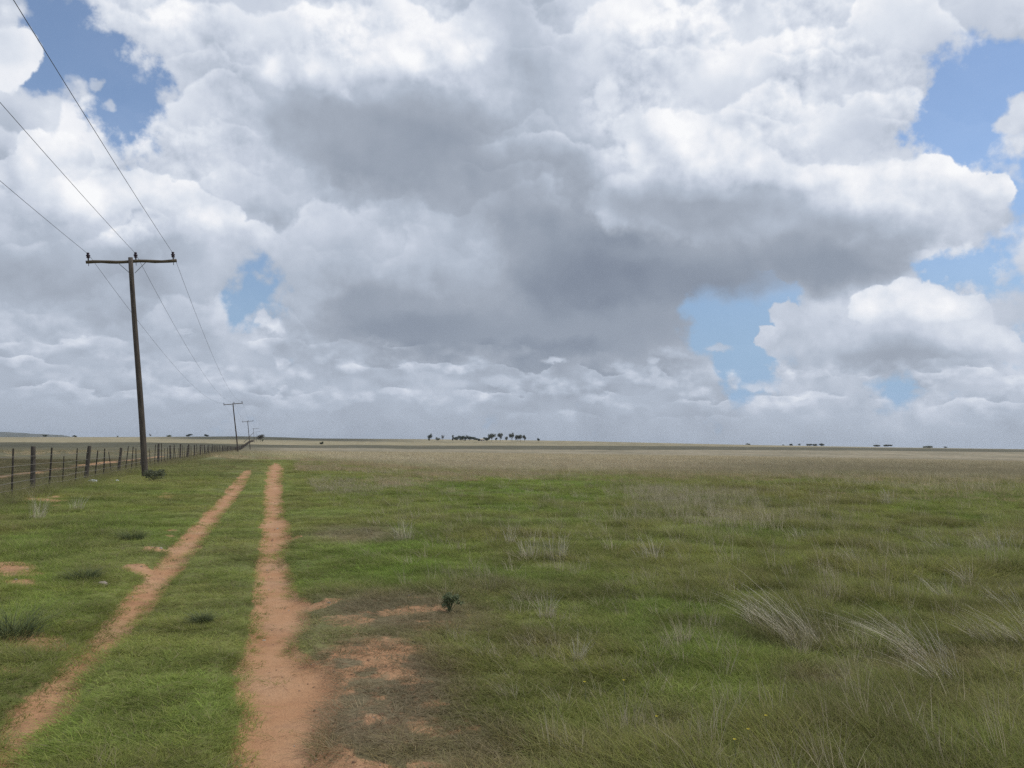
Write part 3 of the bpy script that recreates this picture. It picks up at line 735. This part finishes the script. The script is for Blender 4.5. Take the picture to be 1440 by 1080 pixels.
# ------------------------------------------------------------------ power line
M_POST = mottled('tarred_timber', (.045, .038, .034), (.095, .078, .066), 3.0, 0.8, (6, 6, .5), 0.5, 0.01, c2=(.15, .125, .10))
M_ARM = mottled('weathered_timber', (.07, .055, .038), (.17, .135, .09), 3.0, 0.85, (.6, 8, 8), 0.5, 0.008)
M_INS = mottled('brown_glaze', (.030, .016, .028), (.050, .028, .040), 5.0, 0.25)
M_STEEL = mottled('dull_galvanised_steel', (.10, .10, .10), (.2, .2, .2), 9.0, 0.5)
M_WIRE = mottled('weathered_conductor', (.05, .05, .05), (.09, .09, .09), 5.0, 0.6)
H_POLE, ARM_L = 9.56, 3.66
def make_pole():
    root = empty('power_pole')
    path, rad = [], []
    for i in range(16):
        t = i / 15; zz = -1.6 + (H_POLE + 1.6) * t
        path.append((0.035 * math.sin(t * 5.0), 0.02 * math.sin(t * 7 + 1), zz)); rad.append(0.140 - 0.045 * t)
    mesh_obj('post', *tube(path, rad, 14, rough=0.05, seed=3), M_POST, root, smooth=True)
    za = H_POLE - 0.16
    ap = [(-ARM_L / 2 + ARM_L * i / 12, 0.17 + .012 * math.sin(i), za + 0.022 * math.sin(i * 1.1) + 0.012 * i / 12) for i in range(13)]
    mesh_obj('crossarm', *tube(ap, [0.070 + 0.006 * math.sin(i * 2.3) for i in range(13)], 10, rough=0.08, seed=5), M_ARM, root, smooth=True)
    prof = [(0.028, -0.02), (0.028, 0.10), (0.060, 0.11), (0.078, 0.135), (0.070, 0.15), (0.052, 0.165), (0.075, 0.19), (0.090, 0.215), (0.080, 0.24), (0.050, 0.26), (0.050, 0.285), (0.064, 0.30), (0.055, 0.335), (0.030, 0.35)]
    for x in (-ARM_L / 2 + 0.10, 0.16, ARM_L / 2 - 0.14):
        ins = mesh_obj('insulator', *lathe(prof, 14), M_INS, root, smooth=True); ins.location = (x, 0.17, za + 0.07)
        mesh_obj('pin', *tube([(0, 0, -0.24), (0, 0, -0.01)], [0.014, 0.014], 6), M_STEEL, ins)
    for s in (-1, 1):
        mesh_obj('brace', *tube([(s * 0.10, 0.06, za - 0.52), (s * 0.55, 0.10, za - 0.06)], [0.013, 0.013], 6), M_STEEL, root)
    mesh_obj('through_bolt', *tube([(0.01, -0.16, za), (0.01, 0.27, za)], [0.014, 0.014], 6), M_STEEL, root)
    return root
HEAD = Vector((-FK, 1, 0)).normalized(); SIDE = Vector((1, FK, 0)).normalized()
pole0 = make_pole()
POLES = [((203, 668), (184.5, 362), 'tall leaning timber power pole nearest, with dark bush at its foot'),
         ((334.3, 634.5), (327.8, 567), 'timber power pole second in the line, where the fence meets the track'),
         ((351.7, 632), (348.4, 592), 'timber power pole third in the line, between the second pole and the strutted one'),
         ((357.6, 624.5), (356.6, 602.5), 'far timber power pole held by a slanting strut'),
         ((360.6, 621.5), (360.2, 607.0), 'smallest and farthest timber power pole beside the bare grey tree')]
pole_objs = []
for i, (b, t, lab) in enumerate(POLES):
    L = math.hypot(b[0] - t[0], b[1] - t[1]); d = H_POLE * F / L
    pb, pt = at_depth(*b, d), at_depth(*t, d)
    zax = (pt - pb).normalized(); xax = (SIDE - zax * SIDE.dot(zax)).normalized(); yax = zax.cross(xax)
    p = pole0 if i == 0 else copy_tree(pole0)
    mw = Matrix((xax, yax, zax)).transposed().to_4x4(); mw.translation = pt - zax * H_POLE
    p.matrix_world = mw
    tag(p, lab, 'power pole', 'power poles along the fence')
    pole_objs.append((p, mw, d))
bpy.context.view_layer.update()
for p, mw, d in pole_objs[3:]:           # the two far poles carry their arm to one side
    for ch in p.children:
        if ch.name.split('.')[0] in ('crossarm', 'insulator'): ch.location.x += 1.5
        if ch.name.split('.')[0] == 'brace': ch.location.x += 0.0
p, mw, d = pole_objs[3]
sb, st = at_depth(337.5, 626.0, d * 0.97), at_depth(356.8, 608.0, d)
inv = mw.inverted()
mesh_obj('strut', *tube([inv @ (sb - Vector((0, 0, .8))), inv @ st], [0.17, 0.13], 8), M_POST, p, smooth=True)
# conductors
att = []
za = H_POLE - 0.16 + 0.07 + 0.29
for k, x in enumerate((-ARM_L / 2 + 0.10, 0.16, ARM_L / 2 - 0.14)):
    pts = []
    for i, (p, mw, d) in enumerate(pole_objs):
        pts.append(mw @ Vector((x + (1.5 if i >= 3 else 0), 0.17 + 0.055, za)))
    att.append(pts)
BACK = [(17.3, -84.0, 10.1), (18.9, -84.0, 10.05), (20.9, -84.0, 10.0)]
labs = ['left overhead wire of the power line, lowest where it leaves the photo', 'middle overhead wire of the power line, over the pole heads', 'right overhead wire of the power line, leaving through the top edge']
WIRES = []
for k in range(3):
    pts = [Vector(BACK[k])] + att[k]; path = []
    for i in range(len(pts) - 1):
        a, b = pts[i], pts[i + 1]; n = 26; L = (b - a).length; sag = 1.55 * (L / 120) ** 1.6 if i < 3 else 2.0
        for j in range(n if i < len(pts) - 2 else n + 1):
            t = j / n; q = a.lerp(b, t); q.z -= 4 * sag * t * (1 - t); path.append(q)
    root = mesh_obj('overhead_wire', *tube(path, [0.0075] * len(path), 5), M_WIRE, None, smooth=True)
    tag(root, labs[k], 'wire', 'overhead wires on the power poles'); WIRES.append(path)

# ------------------------------------------------------------------ wire fence
M_FPOST = mottled('grey_fence_timber', (.055, .047, .040), (.13, .112, .095), 4.0, 0.9, (7, 7, .8), 0.6, 0.01)
M_DROP = mottled('dark_dropper', (.035, .03, .026), (.08, .068, .055), 6.0, 0.9, (7, 7, .8), 0.4, 0.005)
M_FWIRE = mottled('rusty_fence_wire', (.20, .18, .16), (.30, .27, .24), 6.0, 0.7)
def fx(y): return FX - FK * y
fence = empty('wire_fence', (fx(24.07), 24.07, tz(fx(24.07), 24.07)))
tag(fence, 'long rough timber post and wire fence left of the track', 'fence')
FO = fence.location.copy()
def post_mesh(name, h, r, seed, mat, sides=9, n=6):
    g = random.Random(seed); path = []; rad = []
    bx, by = g.uniform(-.02, .02), g.uniform(-.02, .02)
    for i in range(n):
        t = i / (n - 1); path.append((bx * math.sin(t * 4), by * math.sin(t * 5), -0.35 + (h + 0.35) * t)); rad.append(r * (1.08 - 0.16 * t) * (1 + g.uniform(-.05, .05)))
    v, f = tube(path, rad, sides, rough=0.10, seed=seed)
    me = bpy.data.meshes.new(name); me.from_pydata([tuple(q) for q in v], [], f); me.materials.append(mat)
    return me
pm = [post_mesh('post', 1.27 + 0.05 * k, 0.062 + .006 * k, 40 + k, M_FPOST) for k in range(3)]
dm = [post_mesh('dropper', 1.18 + 0.05 * k, 0.019 + .003 * k, 60 + k, M_DROP, 6, 5) for k in range(4)]
g = random.Random(4)
posts_y = [16.8 + 7.24 * k for k in range(94)]
far = []; nd = 0; tops = []
for k, y in enumerate(posts_y):
    ln = (g.gauss(0, .03), g.gauss(0, .035))
    o = bpy.data.objects.new('post', pm[k % 3]); COL.objects.link(o); o.parent = fence
    o.location = Vector((fx(y), y, tz(fx(y), y))) - FO; o.rotation_euler = (ln[0], ln[1], g.random() * 6)
    s_ = g.uniform(.93, 1.06); o.scale = (1, 1, s_)
    for j in range(1, 4):
        yd = y + 7.24 * j / 4 + g.uniform(-.12, .12); l2 = (g.gauss(0, .05), g.gauss(0, .06)); h = g.uniform(.86, 1.06)
        if nd < 99:
            q = bpy.data.objects.new('dropper', dm[nd % 4]); COL.objects.link(q); q.parent = fence
            q.location = Vector((fx(yd), yd, tz(fx(yd), yd))) - FO; q.rotation_euler = (l2[0], l2[1], g.random() * 6); q.scale = (1, 1, h); nd += 1
        else:
            b = Vector((fx(yd), yd, tz(fx(yd), yd) - .2)) - FO
            far.append(tube([b, b + Vector((l2[1], l2[0], 1.35 * h))], [.026, .024], 5))
o = mesh_obj('far_dropper', *join(*far), M_DROP, fence); o['kind'] = 'stuff'
for hz_ in (0.18, 0.38, 0.60, 0.83, 1.08):
    path = []
    ys = []
    for k in range(len(posts_y) - 1): ys += [posts_y[k] + 7.24 * j / 4 for j in range(4)]
    for y in ys + [posts_y[-1]]:
        path.append(Vector((fx(y) + 0.05, y, tz(fx(y), y) + hz_ + g.uniform(-.012, .012))) - FO)
    mesh_obj('wire', *tube(path, [.0065] * len(path), 4, cap=False), M_FWIRE, fence)

# ------------------------------------------------------------------ leaves, shrubs, trees
def leaf_material(name, c0, c1):
    m, nt = material(name)
    geo = nt.new('ShaderNodeNewGeometry')
    col = nt.ramp(geo.outputs['Random Per Island'], [(0, (*c0, 1)), (1, (*c1, 1))])
    d = nt.new('ShaderNodeBsdfDiffuse'); t = nt.new('ShaderNodeBsdfTranslucent'); mx = nt.new('ShaderNodeMixShader')
    nt.put(d.inputs[0], col); nt.put(t.inputs[0], col); mx.inputs[0].default_value = 0.25
    nt.l.new(d.outputs[0], mx.inputs[1]); nt.l.new(t.outputs[0], mx.inputs[2]); nt.l.new(mx.outputs[0], nt.out.inputs[0])
    nt.n.remove(nt.b); return m
M_LGUM = leaf_material('gum_leaves', (.085, .090, .066), (.16, .162, .118))
M_LDARK = leaf_material('dark_evergreen_leaves', (.045, .058, .042), (.090, .105, .072))
M_LGREY = leaf_material('bare_grey_twigs', (.075, .07, .06), (.14, .13, .11))
M_LBUSH = leaf_material('bush_leaves', (.11, .12, .08), (.19, .20, .13))
M_LFORB = leaf_material('forb_leaves', (.13, .155, .085), (.22, .25, .14))
M_BARK = mottled('bark', (.06, .05, .04), (.14, .12, .10), 2.0, 0.9, (4, 4, 1), 0.5, 0.02)
def leaf_cloud(lumps, n, size, seed, aspect=0.6):
    g = np.random.default_rng(seed); V, Fc = [], []
    wts = np.array([l[3] * l[4] * l[5] for l in lumps]) ** 0.7; wts /= wts.sum()
    for k in range(n):
        l = lumps[g.choice(len(lumps), p=wts)]
        v = g.normal(size=3); v /= np.linalg.norm(v); rr = g.random() ** 0.42
        p = np.array(l[:3]) + v * rr * np.array(l[3:])
        a = g.normal(size=3); a /= np.linalg.norm(a); b = np.cross(a, g.normal(size=3)); b /= max(1e-6, np.linalg.norm(b))
        s = size * g.uniform(.6, 1.4)
        i = len(V); V += [tuple(p - a * s), tuple(p + b * s * aspect * .6), tuple(p + a * s), tuple(p - b * s * aspect * .6)]; Fc.append((i, i + 1, i + 2, i + 3))
    return V, Fc
def make_tree(name, loc, w, h, style, seed, label, cat='tree', group=None, n=420):
    g = random.Random(seed); root = empty(name, loc)
    mat = {'gum': M_LGUM, 'dark': M_LDARK, 'bare': M_LGREY, 'bush': M_LBUSH, 'poplar': M_LGUM}[style]
    th = {'gum': .26, 'dark': .08, 'bare': .22, 'bush': .03, 'poplar': .12}[style] * h
    lumps = []
    k = {'gum': 7, 'dark': 6, 'bare': 6, 'bush': 7, 'poplar': 6}[style]
    for i in range(k):
        if style == 'poplar': c = (g.uniform(-.12, .12) * w, g.uniform(-.1, .1) * w, th + (h - th) * (i + .5) / k); r = (w * .32, w * .32, (h - th) / k * .9)
        else:
            a = i * 2.4 + g.random(); q = (0.30 if i else 0.0) * w * g.uniform(.7, 1.1)
            zc = th + (h - th) * g.uniform(.28, .70); c = (q * math.cos(a), q * math.sin(a), zc)
            r = (w * g.uniform(.20, .31), w * g.uniform(.20, .31), (h - th) * g.uniform(.26, .40))
        lumps.append((*c, *r))
    limbs = [tube([(0, 0, -0.6), (w * .01, 0, th * .5), (0, w * .01, th), (w * .02, 0, th + (h - th) * .45)], [max(.10, h * .030), h * .024, h * .018, h * .008], 7, rough=.08, seed=seed)]
    for l in lumps:
        limbs.append(tube([(0, 0, th * .85), (l[0] * .45, l[1] * .45, th * .85 + (l[2] - th * .85) * .55), (l[0], l[1], l[2])], [h * .014, h * .009, h * .003], 5))
    mesh_obj('trunk', *join(*limbs), M_BARK, root, smooth=True)
    mesh_obj('crown', *leaf_cloud(lumps, n, max(w, h) * (.075 if n < 500 else .05), seed, .6 if style != 'bare' else .22), mat, root)
    tag(root, label, cat, group)
    return root
pxm = lambda d: d / F
FARM = 1330.0
farm = [  # px, w px, h px, style, name, label
 (604.2, 6.5, 8.5, 'dark', 'tree', 'square crowned dark tree standing alone at the left end of the farmstead trees'),
 (615.5, 6, 4.2, 'bush', 'bush', 'low round bush between the lone square tree and the thin bare tree'),
 (622.7, 4.5, 7.2, 'bare', 'tree', 'thin pale tree between the low bush and the dark grove'),
 (636.8, 3.2, 7, 'poplar', 'tree', 'narrow upright tree at the left edge of the dark grove'),
 (641.5, 8, 5.6, 'dark', 'tree', 'leftmost rounded evergreen of the dark grove beside the narrow tree'),
 (647.5, 9, 6.2, 'dark', 'tree', 'dense evergreen second from left in the dark grove'),
 (654, 10, 7.4, 'dark', 'tree', 'highest rounded evergreen in the middle of the dark grove'),
 (660.5, 8, 6.0, 'dark', 'tree', 'dense evergreen just right of the highest one in the grove'),
 (666.5, 9, 5.0, 'dark', 'tree', 'lower evergreen on the right slope of the dark grove'),
 (672.5, 7, 3.8, 'dark', 'tree', 'lowest evergreen at the right end of the grove, touching the farmhouse'),
 (684, 9, 5, 'dark', 'bush', 'rounded dark shrubbery just right of the pale farmhouse'),
 (691.5, 11.5, 11, 'gum', 'gum_tree', 'tallest spreading gum tree right of the farmhouse'),
 (697.8, 3.5, 5, 'gum', 'gum_tree', 'small gum tree squeezed between the tallest gum and the dark one'),
 (703.3, 8, 10.2, 'gum', 'gum_tree', 'dark full gum tree third in the open row right of the farmhouse'),
 (712.3, 4, 6.2, 'gum', 'gum_tree', 'slender small gum tree with gaps on both sides in the row'),
 (719.8, 7.5, 10.2, 'gum', 'gum_tree', 'open crowned gum tree with a bent top right of the slender one'),
 (727.2, 6, 8.2, 'gum', 'gum_tree', 'left one of two gum trees whose crowns touch'),
 (731.5, 6, 8.6, 'gum', 'gum_tree', 'right one of two gum trees whose crowns touch'),
 (737.3, 4.5, 8, 'gum', 'gum_tree', 'thin gum tree ending the row on the right'),
 (757.3, 4.5, 5, 'dark', 'tree', 'small dark tree standing alone right of the farmstead row'),
]
for k, (px, wpx, hpx, st_, nm, lab) in enumerate(farm):
    d = FARM + (k * 37 % 11) * 5
    make_tree(nm, stand(px, d), wpx * pxm(d) * 1.05, hpx * pxm(d) * 1.12, st_, 500 + k, lab, 'bush' if nm == 'bush' else 'tree', 'trees around the far farmstead', 480)
left = [(63, 6.5, 3.4, 'dark', 'round dark bush on the left skyline before the blue hill'), (105, 7, 2.8, 'dark', 'low dark bush on the skyline just right of the blue hill'),
        (165.5, 3, 2.0, 'bush', 'tiny bush on the skyline left of the nearest pole'), (211, 4, 4.2, 'bare', 'thin upright little tree on the skyline right of the nearest pole'),
        (238, 8, 2.6, 'bush', 'low flat bush on the skyline, second right of the nearest pole'), (265.5, 9, 3.8, 'dark', 'broad dark bush on the skyline midway between the two nearest poles'),
        (290, 8, 3.0, 'dark', 'flat dark bush on the skyline left of the second pole')]
for k, (px, wpx, hpx, st_, lab) in enumerate(left):
    d = 1560.0; make_tree('bush' if st_ != 'bare' else 'tree', stand(px, d, -0.3), wpx * pxm(d), hpx * pxm(d) * 1.15, st_, 600 + k, lab, 'bush' if st_ != 'bare' else 'tree', 'scrub on the left skyline', 380)
right = [(1052, 7, 1.8, 'bush', 'faint low bush farthest left on the right skyline'), (1101.5, 3, 1.6, 'bush', 'tiny bush left of the two dots of trees on the right skyline'), (1112.3, 6, 3.0, 'dark', 'wider one of two small trees left of the long dark clump'),
         (1124, 4, 3.2, 'dark', 'narrower one of two small trees left of the long dark clump'), (1138.5, 8, 3.2, 'dark', 'leftmost tree of the long dark clump on the right skyline'),
         (1146, 8, 2.9, 'dark', 'middle low tree of the long dark clump on the right skyline'), (1155, 8, 4.0, 'dark', 'highest tree at the right end of the long dark clump'),
         (1233.5, 10, 3.4, 'gum', 'pale flat topped tree, left of a pair on the right skyline'), (1248.5, 12, 4.2, 'gum', 'larger flat topped tree, right of a pair on the right skyline'),
         (1306, 14, 3.0, 'bush', 'long low thicket on the skyline right of the flat topped pair'), (1329.5, 5, 2.2, 'dark', 'last small dark bush on the right skyline')]
for k, (px, wpx, hpx, st_, lab) in enumerate(right):
    d = 1600.0; make_tree('bush' if st_ == 'bush' else 'tree', stand(px, d, -0.2), wpx * pxm(d), hpx * pxm(d) * 1.1, st_, 650 + k, lab, 'bush' if st_ == 'bush' else 'tree', 'trees on the right skyline', 380)
make_tree('tree', stand(366, 740.0), 12 * pxm(740), 11.0 * pxm(740), 'bare', 700, 'bare grey tree where the fence and power line run out', 'tree', None, 2200)
make_tree('bush', stand(369.5, 700.0), 4 * pxm(700), 4.0 * pxm(700), 'bush', 704, 'small bush below the bare grey tree at the end of the fence', 'bush', None, 260)
make_tree('bush', stand(452.3, 425.0), 6.5 * pxm(425), 4.6 * pxm(425), 'dark', 701, 'lone round dark bush on the plain right of the wheel tracks', 'bush', None, 420)
pb = on_flat(217, 671)
make_tree('bush', (pb.x, pb.y, tz(pb.x, pb.y)), 0.85, 0.52, 'bush', 702, 'dark scrubby bush at the foot of the nearest pole', 'bush', None, 900)

# ------------------------------------------------------------------ farmhouse
M_WALLP = mottled('limewash', (.48, .44, .37), (.60, .56, .48), .8, 0.9)
M_ROOFP = mottled('pale_iron_roof', (.42, .38, .31), (.52, .48, .40), .6, 0.6)
M_PANE = mottled('dark_pane', (.03, .035, .04), (.05, .055, .06), 1.0, 0.2)
M_DOOR = mottled('brown_door', (.09, .06, .04), (.13, .09, .06), 1.0, 0.6)
hp = stand(677.0, FARM + 20); house = empty('farmhouse', hp, 0.1)
tag(house, 'pale low farmhouse between the dark grove and the gum trees', 'house')
wl, dl, hl = 10.5, 7.0, 2.7
mesh_obj('wall', *box(0, 0, hl / 2 - .2, wl, dl, hl + .4), M_WALLP, house)
mesh_obj('roof', [(-wl / 2 - .4, -dl / 2 - .4, hl + .01), (wl / 2 + .4, -dl / 2 - .4, hl + .01), (wl / 2 + .4, dl / 2 + .4, hl + .01), (-wl / 2 - .4, dl / 2 + .4, hl + .01), (-wl / 2 + 2.4, 0, hl + 1.7), (wl / 2 - 2.4, 0, hl + 1.7)],
         [(0, 3, 2, 1), (0, 1, 5, 4), (2, 3, 4, 5), (1, 2, 5), (3, 0, 4)], M_ROOFP, house)
for x in (-3.4, 3.4): mesh_obj('window', *box(x, -dl / 2 - .02, 1.5, 1.2, .06, 1.1), M_PANE, house)
mesh_obj('door', *box(0, -dl / 2 - .02, 1.0, 1.0, .06, 2.0), M_DOOR, house)

# ------------------------------------------------------------------ far hill
def build_hill():
    D0 = 9500.0; V, Fc = [], []
    prof = [(-420, 9), (-320, 10.5), (-200, 9.5), (-90, 8.5), (-30, 7.4), (0, 7.0), (15, 7.0), (28, 6.2), (45, 5.2), (58, 4.8), (70, 4.4), (84, 3.9), (94, 2.6), (102, 1.0), (112, -1.0)]
    n = 64; pxs = np.linspace(-420, 112, n)
    hs_ = np.interp(pxs, [p[0] for p in prof], [p[1] for p in prof])
    for i, px in enumerate(pxs):
        top = eye_y(px) + 0.0 - hs_[i] - 0.25 * math.sin(px * .23) * (hs_[i] > 1.5)
        for dd, f in ((-700, 0.0), (-300, .55), (-80, .92), (0, 1.0), (500, 1.0), (1400, .0)):
            q = ray(px, top); s = (D0 + dd) / q.y; base = -14.0
            x = q.x * s; z = CAMZ + q.z * D0 / q.y
            V.append((x, D0 + dd, base + (z - base) * f + (fbm(np.array([x]), np.array([float(dd)]), 160, 3)[0] - .5) * 6 * (0 < f < 1)))
    for i in range(n - 1):
        for j in range(5): Fc.append((i * 6 + j, (i + 1) * 6 + j, (i + 1) * 6 + j + 1, i * 6 + j + 1))
    o = mesh_obj('hill', V, Fc, mottled('hill_scrub', (.06, .065, .045), (.12, .115, .08), .004, .95), None, smooth=True)
    o['kind'] = 'structure'
build_hill()

# ------------------------------------------------------------------ single plants and litter in the foreground
def blade_material(name, c0, c1, tip):
    m, nt = material(name)
    b = nt.new('ShaderNodeAttribute'); b.attribute_name = 'blade'; v = nt.sep(b.outputs['Color'])
    col = nt.mix(nt.sstep(v[1], 0.2, 1.0), nt.ramp(v[0], [(0, (*c0, 1)), (1, (*c1, 1))]), (*tip, 1))
    nt.put(nt.b.inputs['Base Color'], col); nt.b.inputs['Roughness'].default_value = .8
    return m
M_STRAW = blade_material('bleached_straw', (.36, .30, .20), (.66, .59, .45), (.74, .68, .56))
M_BLADE = blade_material('dark_tussock_blade', (.050, .070, .030), (.10, .125, .055), (.14, .15, .07))
clumps = [ # px, base py, height px, spread px, lean, label
 (915, 783, 32, 26, -.25, 'upright bleached straw tuft alone in mid field right of centre'),
 (1115, 892, 78, 40, -.75, 'large bleached straw clump sprawling left, nearest the middle of the right field'),
 (1075, 868, 42, 34, -.8, 'flattened straw clump adjoining the left side of the large sprawling one'),
 (1290, 915, 62, 48, -.8, 'largest sprawling straw clump low on the right, its stalks laid to the left'),
 (1250, 890, 30, 40, -1.1, 'straw clump lying almost flat left of the largest sprawling one'),
 (1320, 950, 50, 30, -.7, 'straw clump in front of the largest sprawling one'),
 (1440, 905, 62, 34, -.8, 'straw clump cut by the right edge, level with the largest sprawling one'),
 (1385, 900, 45, 26, -.8, 'thin straw clump between the largest one and the right edge'),
 (1398, 772, 38, 40, -.3, 'broad pale straw tuft standing near the right edge in mid field'),
 (1322, 770, 30, 18, -.4, 'pale straw tuft left of the broad one near the right edge'),
 (1203, 793, 30, 18, -.45, 'slanting straw tuft left of the two tufts by the right edge'),
 (1322, 834, 34, 18, -.5, 'slanting straw tuft behind the largest sprawling clump'),
 (1358, 815, 36, 10, -.6, 'few long bent straws right of the slanting tuft'),
 (1415, 850, 34, 28, -.7, 'wispy straw tuft near the right edge above the sprawling clumps'),
 (1125, 750, 20, 16, -.3, 'small faint straw tuft in the upper right field'),
 (748, 776, 34, 20, -.05, 'loose straw tuft, left one of the pair in mid field'),
 (782, 778, 40, 20, .05, 'loose straw tuft, right one of the pair in mid field'),
 (566, 752, 36, 16, 0., 'upright straw tuft at the back edge of the bare brown patch'),
 (814, 918, 40, 10, .02, 'lone upright straws in the green near the middle'),
 (770, 858, 38, 16, .05, 'thin straw tuft right of the dark weed'),
 (718, 756, 24, 10, 0., 'very small straw tuft left of the mid field pair'),
 (1250, 706, 26, 20, -.15, 'brownish straw tuft far out in the right field'),
 (1003, 722, 24, 14, -.2, 'straw tuft far out at the edge of the tan band'),
 (55, 722, 34, 14, .15, 'pale straws growing at the foot of the big left fence post'),
 (108, 712, 24, 12, 0.1, 'short pale straws right of the big left fence post'),
]
for k, (px, py, hpx, spx, lean, lab) in enumerate(clumps):
    p = on_flat(px, py); d = p.y; h = hpx * d / F * 1.15; sp = spx * d / F * .75
    nb = int(34 + spx * 2.9)
    me = tuft('dry_grass_tuft', nb, sp, h * math.sqrt(1 + lean * lean * .6), 0.0020 + 0.00017 * d, 0.17, 0.6, 900 + k, hv=.85, dry=0, wind=(lean * .62, -.03), segs=5, mat=M_STRAW, coll=None)
    o = bpy.data.objects.new('dry_grass_tuft', me); COL.objects.link(o); o.location = (p.x - lean * h * .3, p.y, tz(p.x, p.y) - .01)
    tag(o, lab, 'grass tuft', 'bleached straw tufts in the field')
toss = [(14, 885, 62, 70, 'big dark green tussock at the left edge beside a bare red patch'), (285, 862, 22, 20, 'small dark tussock in the middle strip between the tracks'),
        (187, 752, 20, 26, 'low dark tussock left of the left wheel track'), (118, 660 + 145, 24, 40, 'dark green tussock left of the pale stone')]
for k, (px, py, hpx, spx, lab) in enumerate(toss):
    p = on_flat(px, py); d = p.y
    me = tuft('green_tussock', 480, spx * d / F * .5, hpx * d / F * 1.05, 0.0034, .55, .9, 950 + k, hv=.5, dry=0, segs=4, mat=M_BLADE, coll=None)
    o = bpy.data.objects.new('green_tussock', me); COL.objects.link(o); o.location = (p.x, p.y, tz(p.x, p.y) - .01)
    tag(o, lab, 'tussock', 'dark tussocks by the tracks')
# broad leaved weed
p = on_flat(632, 850); weed = empty('weed', (p.x, p.y, tz(p.x, p.y))); weed.scale = (.95, .95, .72); tag(weed, 'dark leafy weed standing alone behind the bare brown patch', 'weed')
st_ = []; g = random.Random(77); lumps = []
for k in range(16):
    a = k * 2.4; ln = g.uniform(.03, .13); hh = g.uniform(.07, .21); tip = Vector((math.cos(a) * ln, math.sin(a) * ln, hh))
    st_.append(tube([(0, 0, -.03), tip * .5 + Vector((0, 0, .03)), tip], [.004, .003, .002], 5)); lumps.append((tip.x, tip.y, tip.z, .04, .04, .035))
mesh_obj('stem', *join(*st_), M_LFORB, weed); mesh_obj('leaves', *leaf_cloud(lumps, 520, .017, 78, .7), M_LFORB, weed)
# yellow daisies
M_PETAL = mottled('yellow_petal', (.48, .40, .03), (.6, .5, .06), 40., .6)
fl = [(822, 969, 'tiny yellow flower left of the other in the green near the middle'), (877, 965, 'tiny yellow flower right of the other in the green near the middle'), (923, 1020, 'tiny yellow flower beside a long pale straw'),
      (1077, 1020, 'tiny yellow flower highest of the three low on the right'), (1052, 1041, 'tiny yellow flower in the middle of the three low on the right'), (1033, 1057, 'tiny yellow flower lowest of the three on the right')]
for k, (px, py, lab) in enumerate(fl):
    p = on_flat(px, py + 10); r = empty('yellow_flower', (p.x, p.y, tz(p.x, p.y))); tag(r, lab, 'flower', 'small yellow flowers in the grass')
    mesh_obj('stem', *tube([(0, 0, -.02), (.006, 0, .07), (.0, .004, .135)], [.0018, .0016, .0012], 5), M_LFORB, r)
    V, Fc = [(0, 0, .138)], []
    for j in range(14):
        a = 2 * math.pi * j / 14; q = .009 if j % 2 else .0065; V.append((math.cos(a) * q, math.sin(a) * q - .004, .140 + .004 * (j % 2)))
    for j in range(14): Fc.append((0, 1 + j, 1 + (j + 1) % 14))
    mesh_obj('petals', V, Fc, M_PETAL, r)
# litter
M_BAG = mottled('dirty_white_plastic', (.50, .52, .54), (.70, .72, .74), 9.0, .5)
M_STONE = mottled('pale_stone', (.24, .20, .16), (.36, .31, .26), 14.0, .9)
def crumple(name, p, sx, sy, sz, amp, seed, mat, label, cat):
    bm = bmesh.new(); bmesh.ops.create_icosphere(bm, subdivisions=4, radius=1.0)
    g = np.random.default_rng(seed); ax = g.normal(size=(26, 3)); ax /= np.linalg.norm(ax, axis=1)[:, None]; of = g.uniform(.45, .95, 26)
    for v in bm.verts:
        c = np.array(v.co); s = min(1.0, min(of[i] / max(1e-3, c @ ax[i]) if c @ ax[i] > 0 else 9 for i in range(26)))
        c = c * s * (1 + amp * math.sin(c[0] * 7 + seed) * math.cos(c[1] * 9 + c[2] * 5)); v.co = (c[0] * sx, c[1] * sy, max(c[2], -.4) * sz)
    me = bpy.data.meshes.new(name); bm.to_mesh(me); bm.free(); me.materials.append(mat)
    o = bpy.data.objects.new(name, me); COL.objects.link(o); o.location = (p.x, p.y, tz(p.x, p.y) + sz * .35); tag(o, label, cat)
crumple('plastic_bag', on_flat(129.5, 673), .20, .17, .13, .12, 3, M_BAG, 'crumpled white plastic bag lying in the grass below the fence', 'bag')
crumple('paper_scrap', on_flat(165, 671), .07, .06, .05, .12, 5, M_BAG, 'small white scrap of paper between the plastic bag and the nearest pole', 'litter')
crumple('stone', on_flat(146, 811), .065, .05, .032, .06, 8, M_STONE, 'flat pale stone in the green left of the left wheel track', 'stone')

# ------------------------------------------------------------------ air
hz = mesh_obj('haze', *box(0, 0, 42, 41500, 41500, 150), None)
hz.data.materials.clear()
hm = bpy.data.materials.new('haze_air'); hm.use_nodes = True; hn = NT(hm.node_tree); hn.n.clear()
ho = hn.new('ShaderNodeOutputMaterial'); pv = hn.new('ShaderNodeVolumePrincipled')
pv.inputs['Color'].default_value = (.80, .88, .98, 1); pv.inputs['Density'].default_value = 0.000035; pv.inputs['Anisotropy'].default_value = 0.2
hn.l.new(pv.outputs[0], ho.inputs['Volume']); hz.data.materials.append(hm); hz['kind'] = 'stuff'
tag(hz, 'thin pale summer haze lying over the whole plain', 'haze')
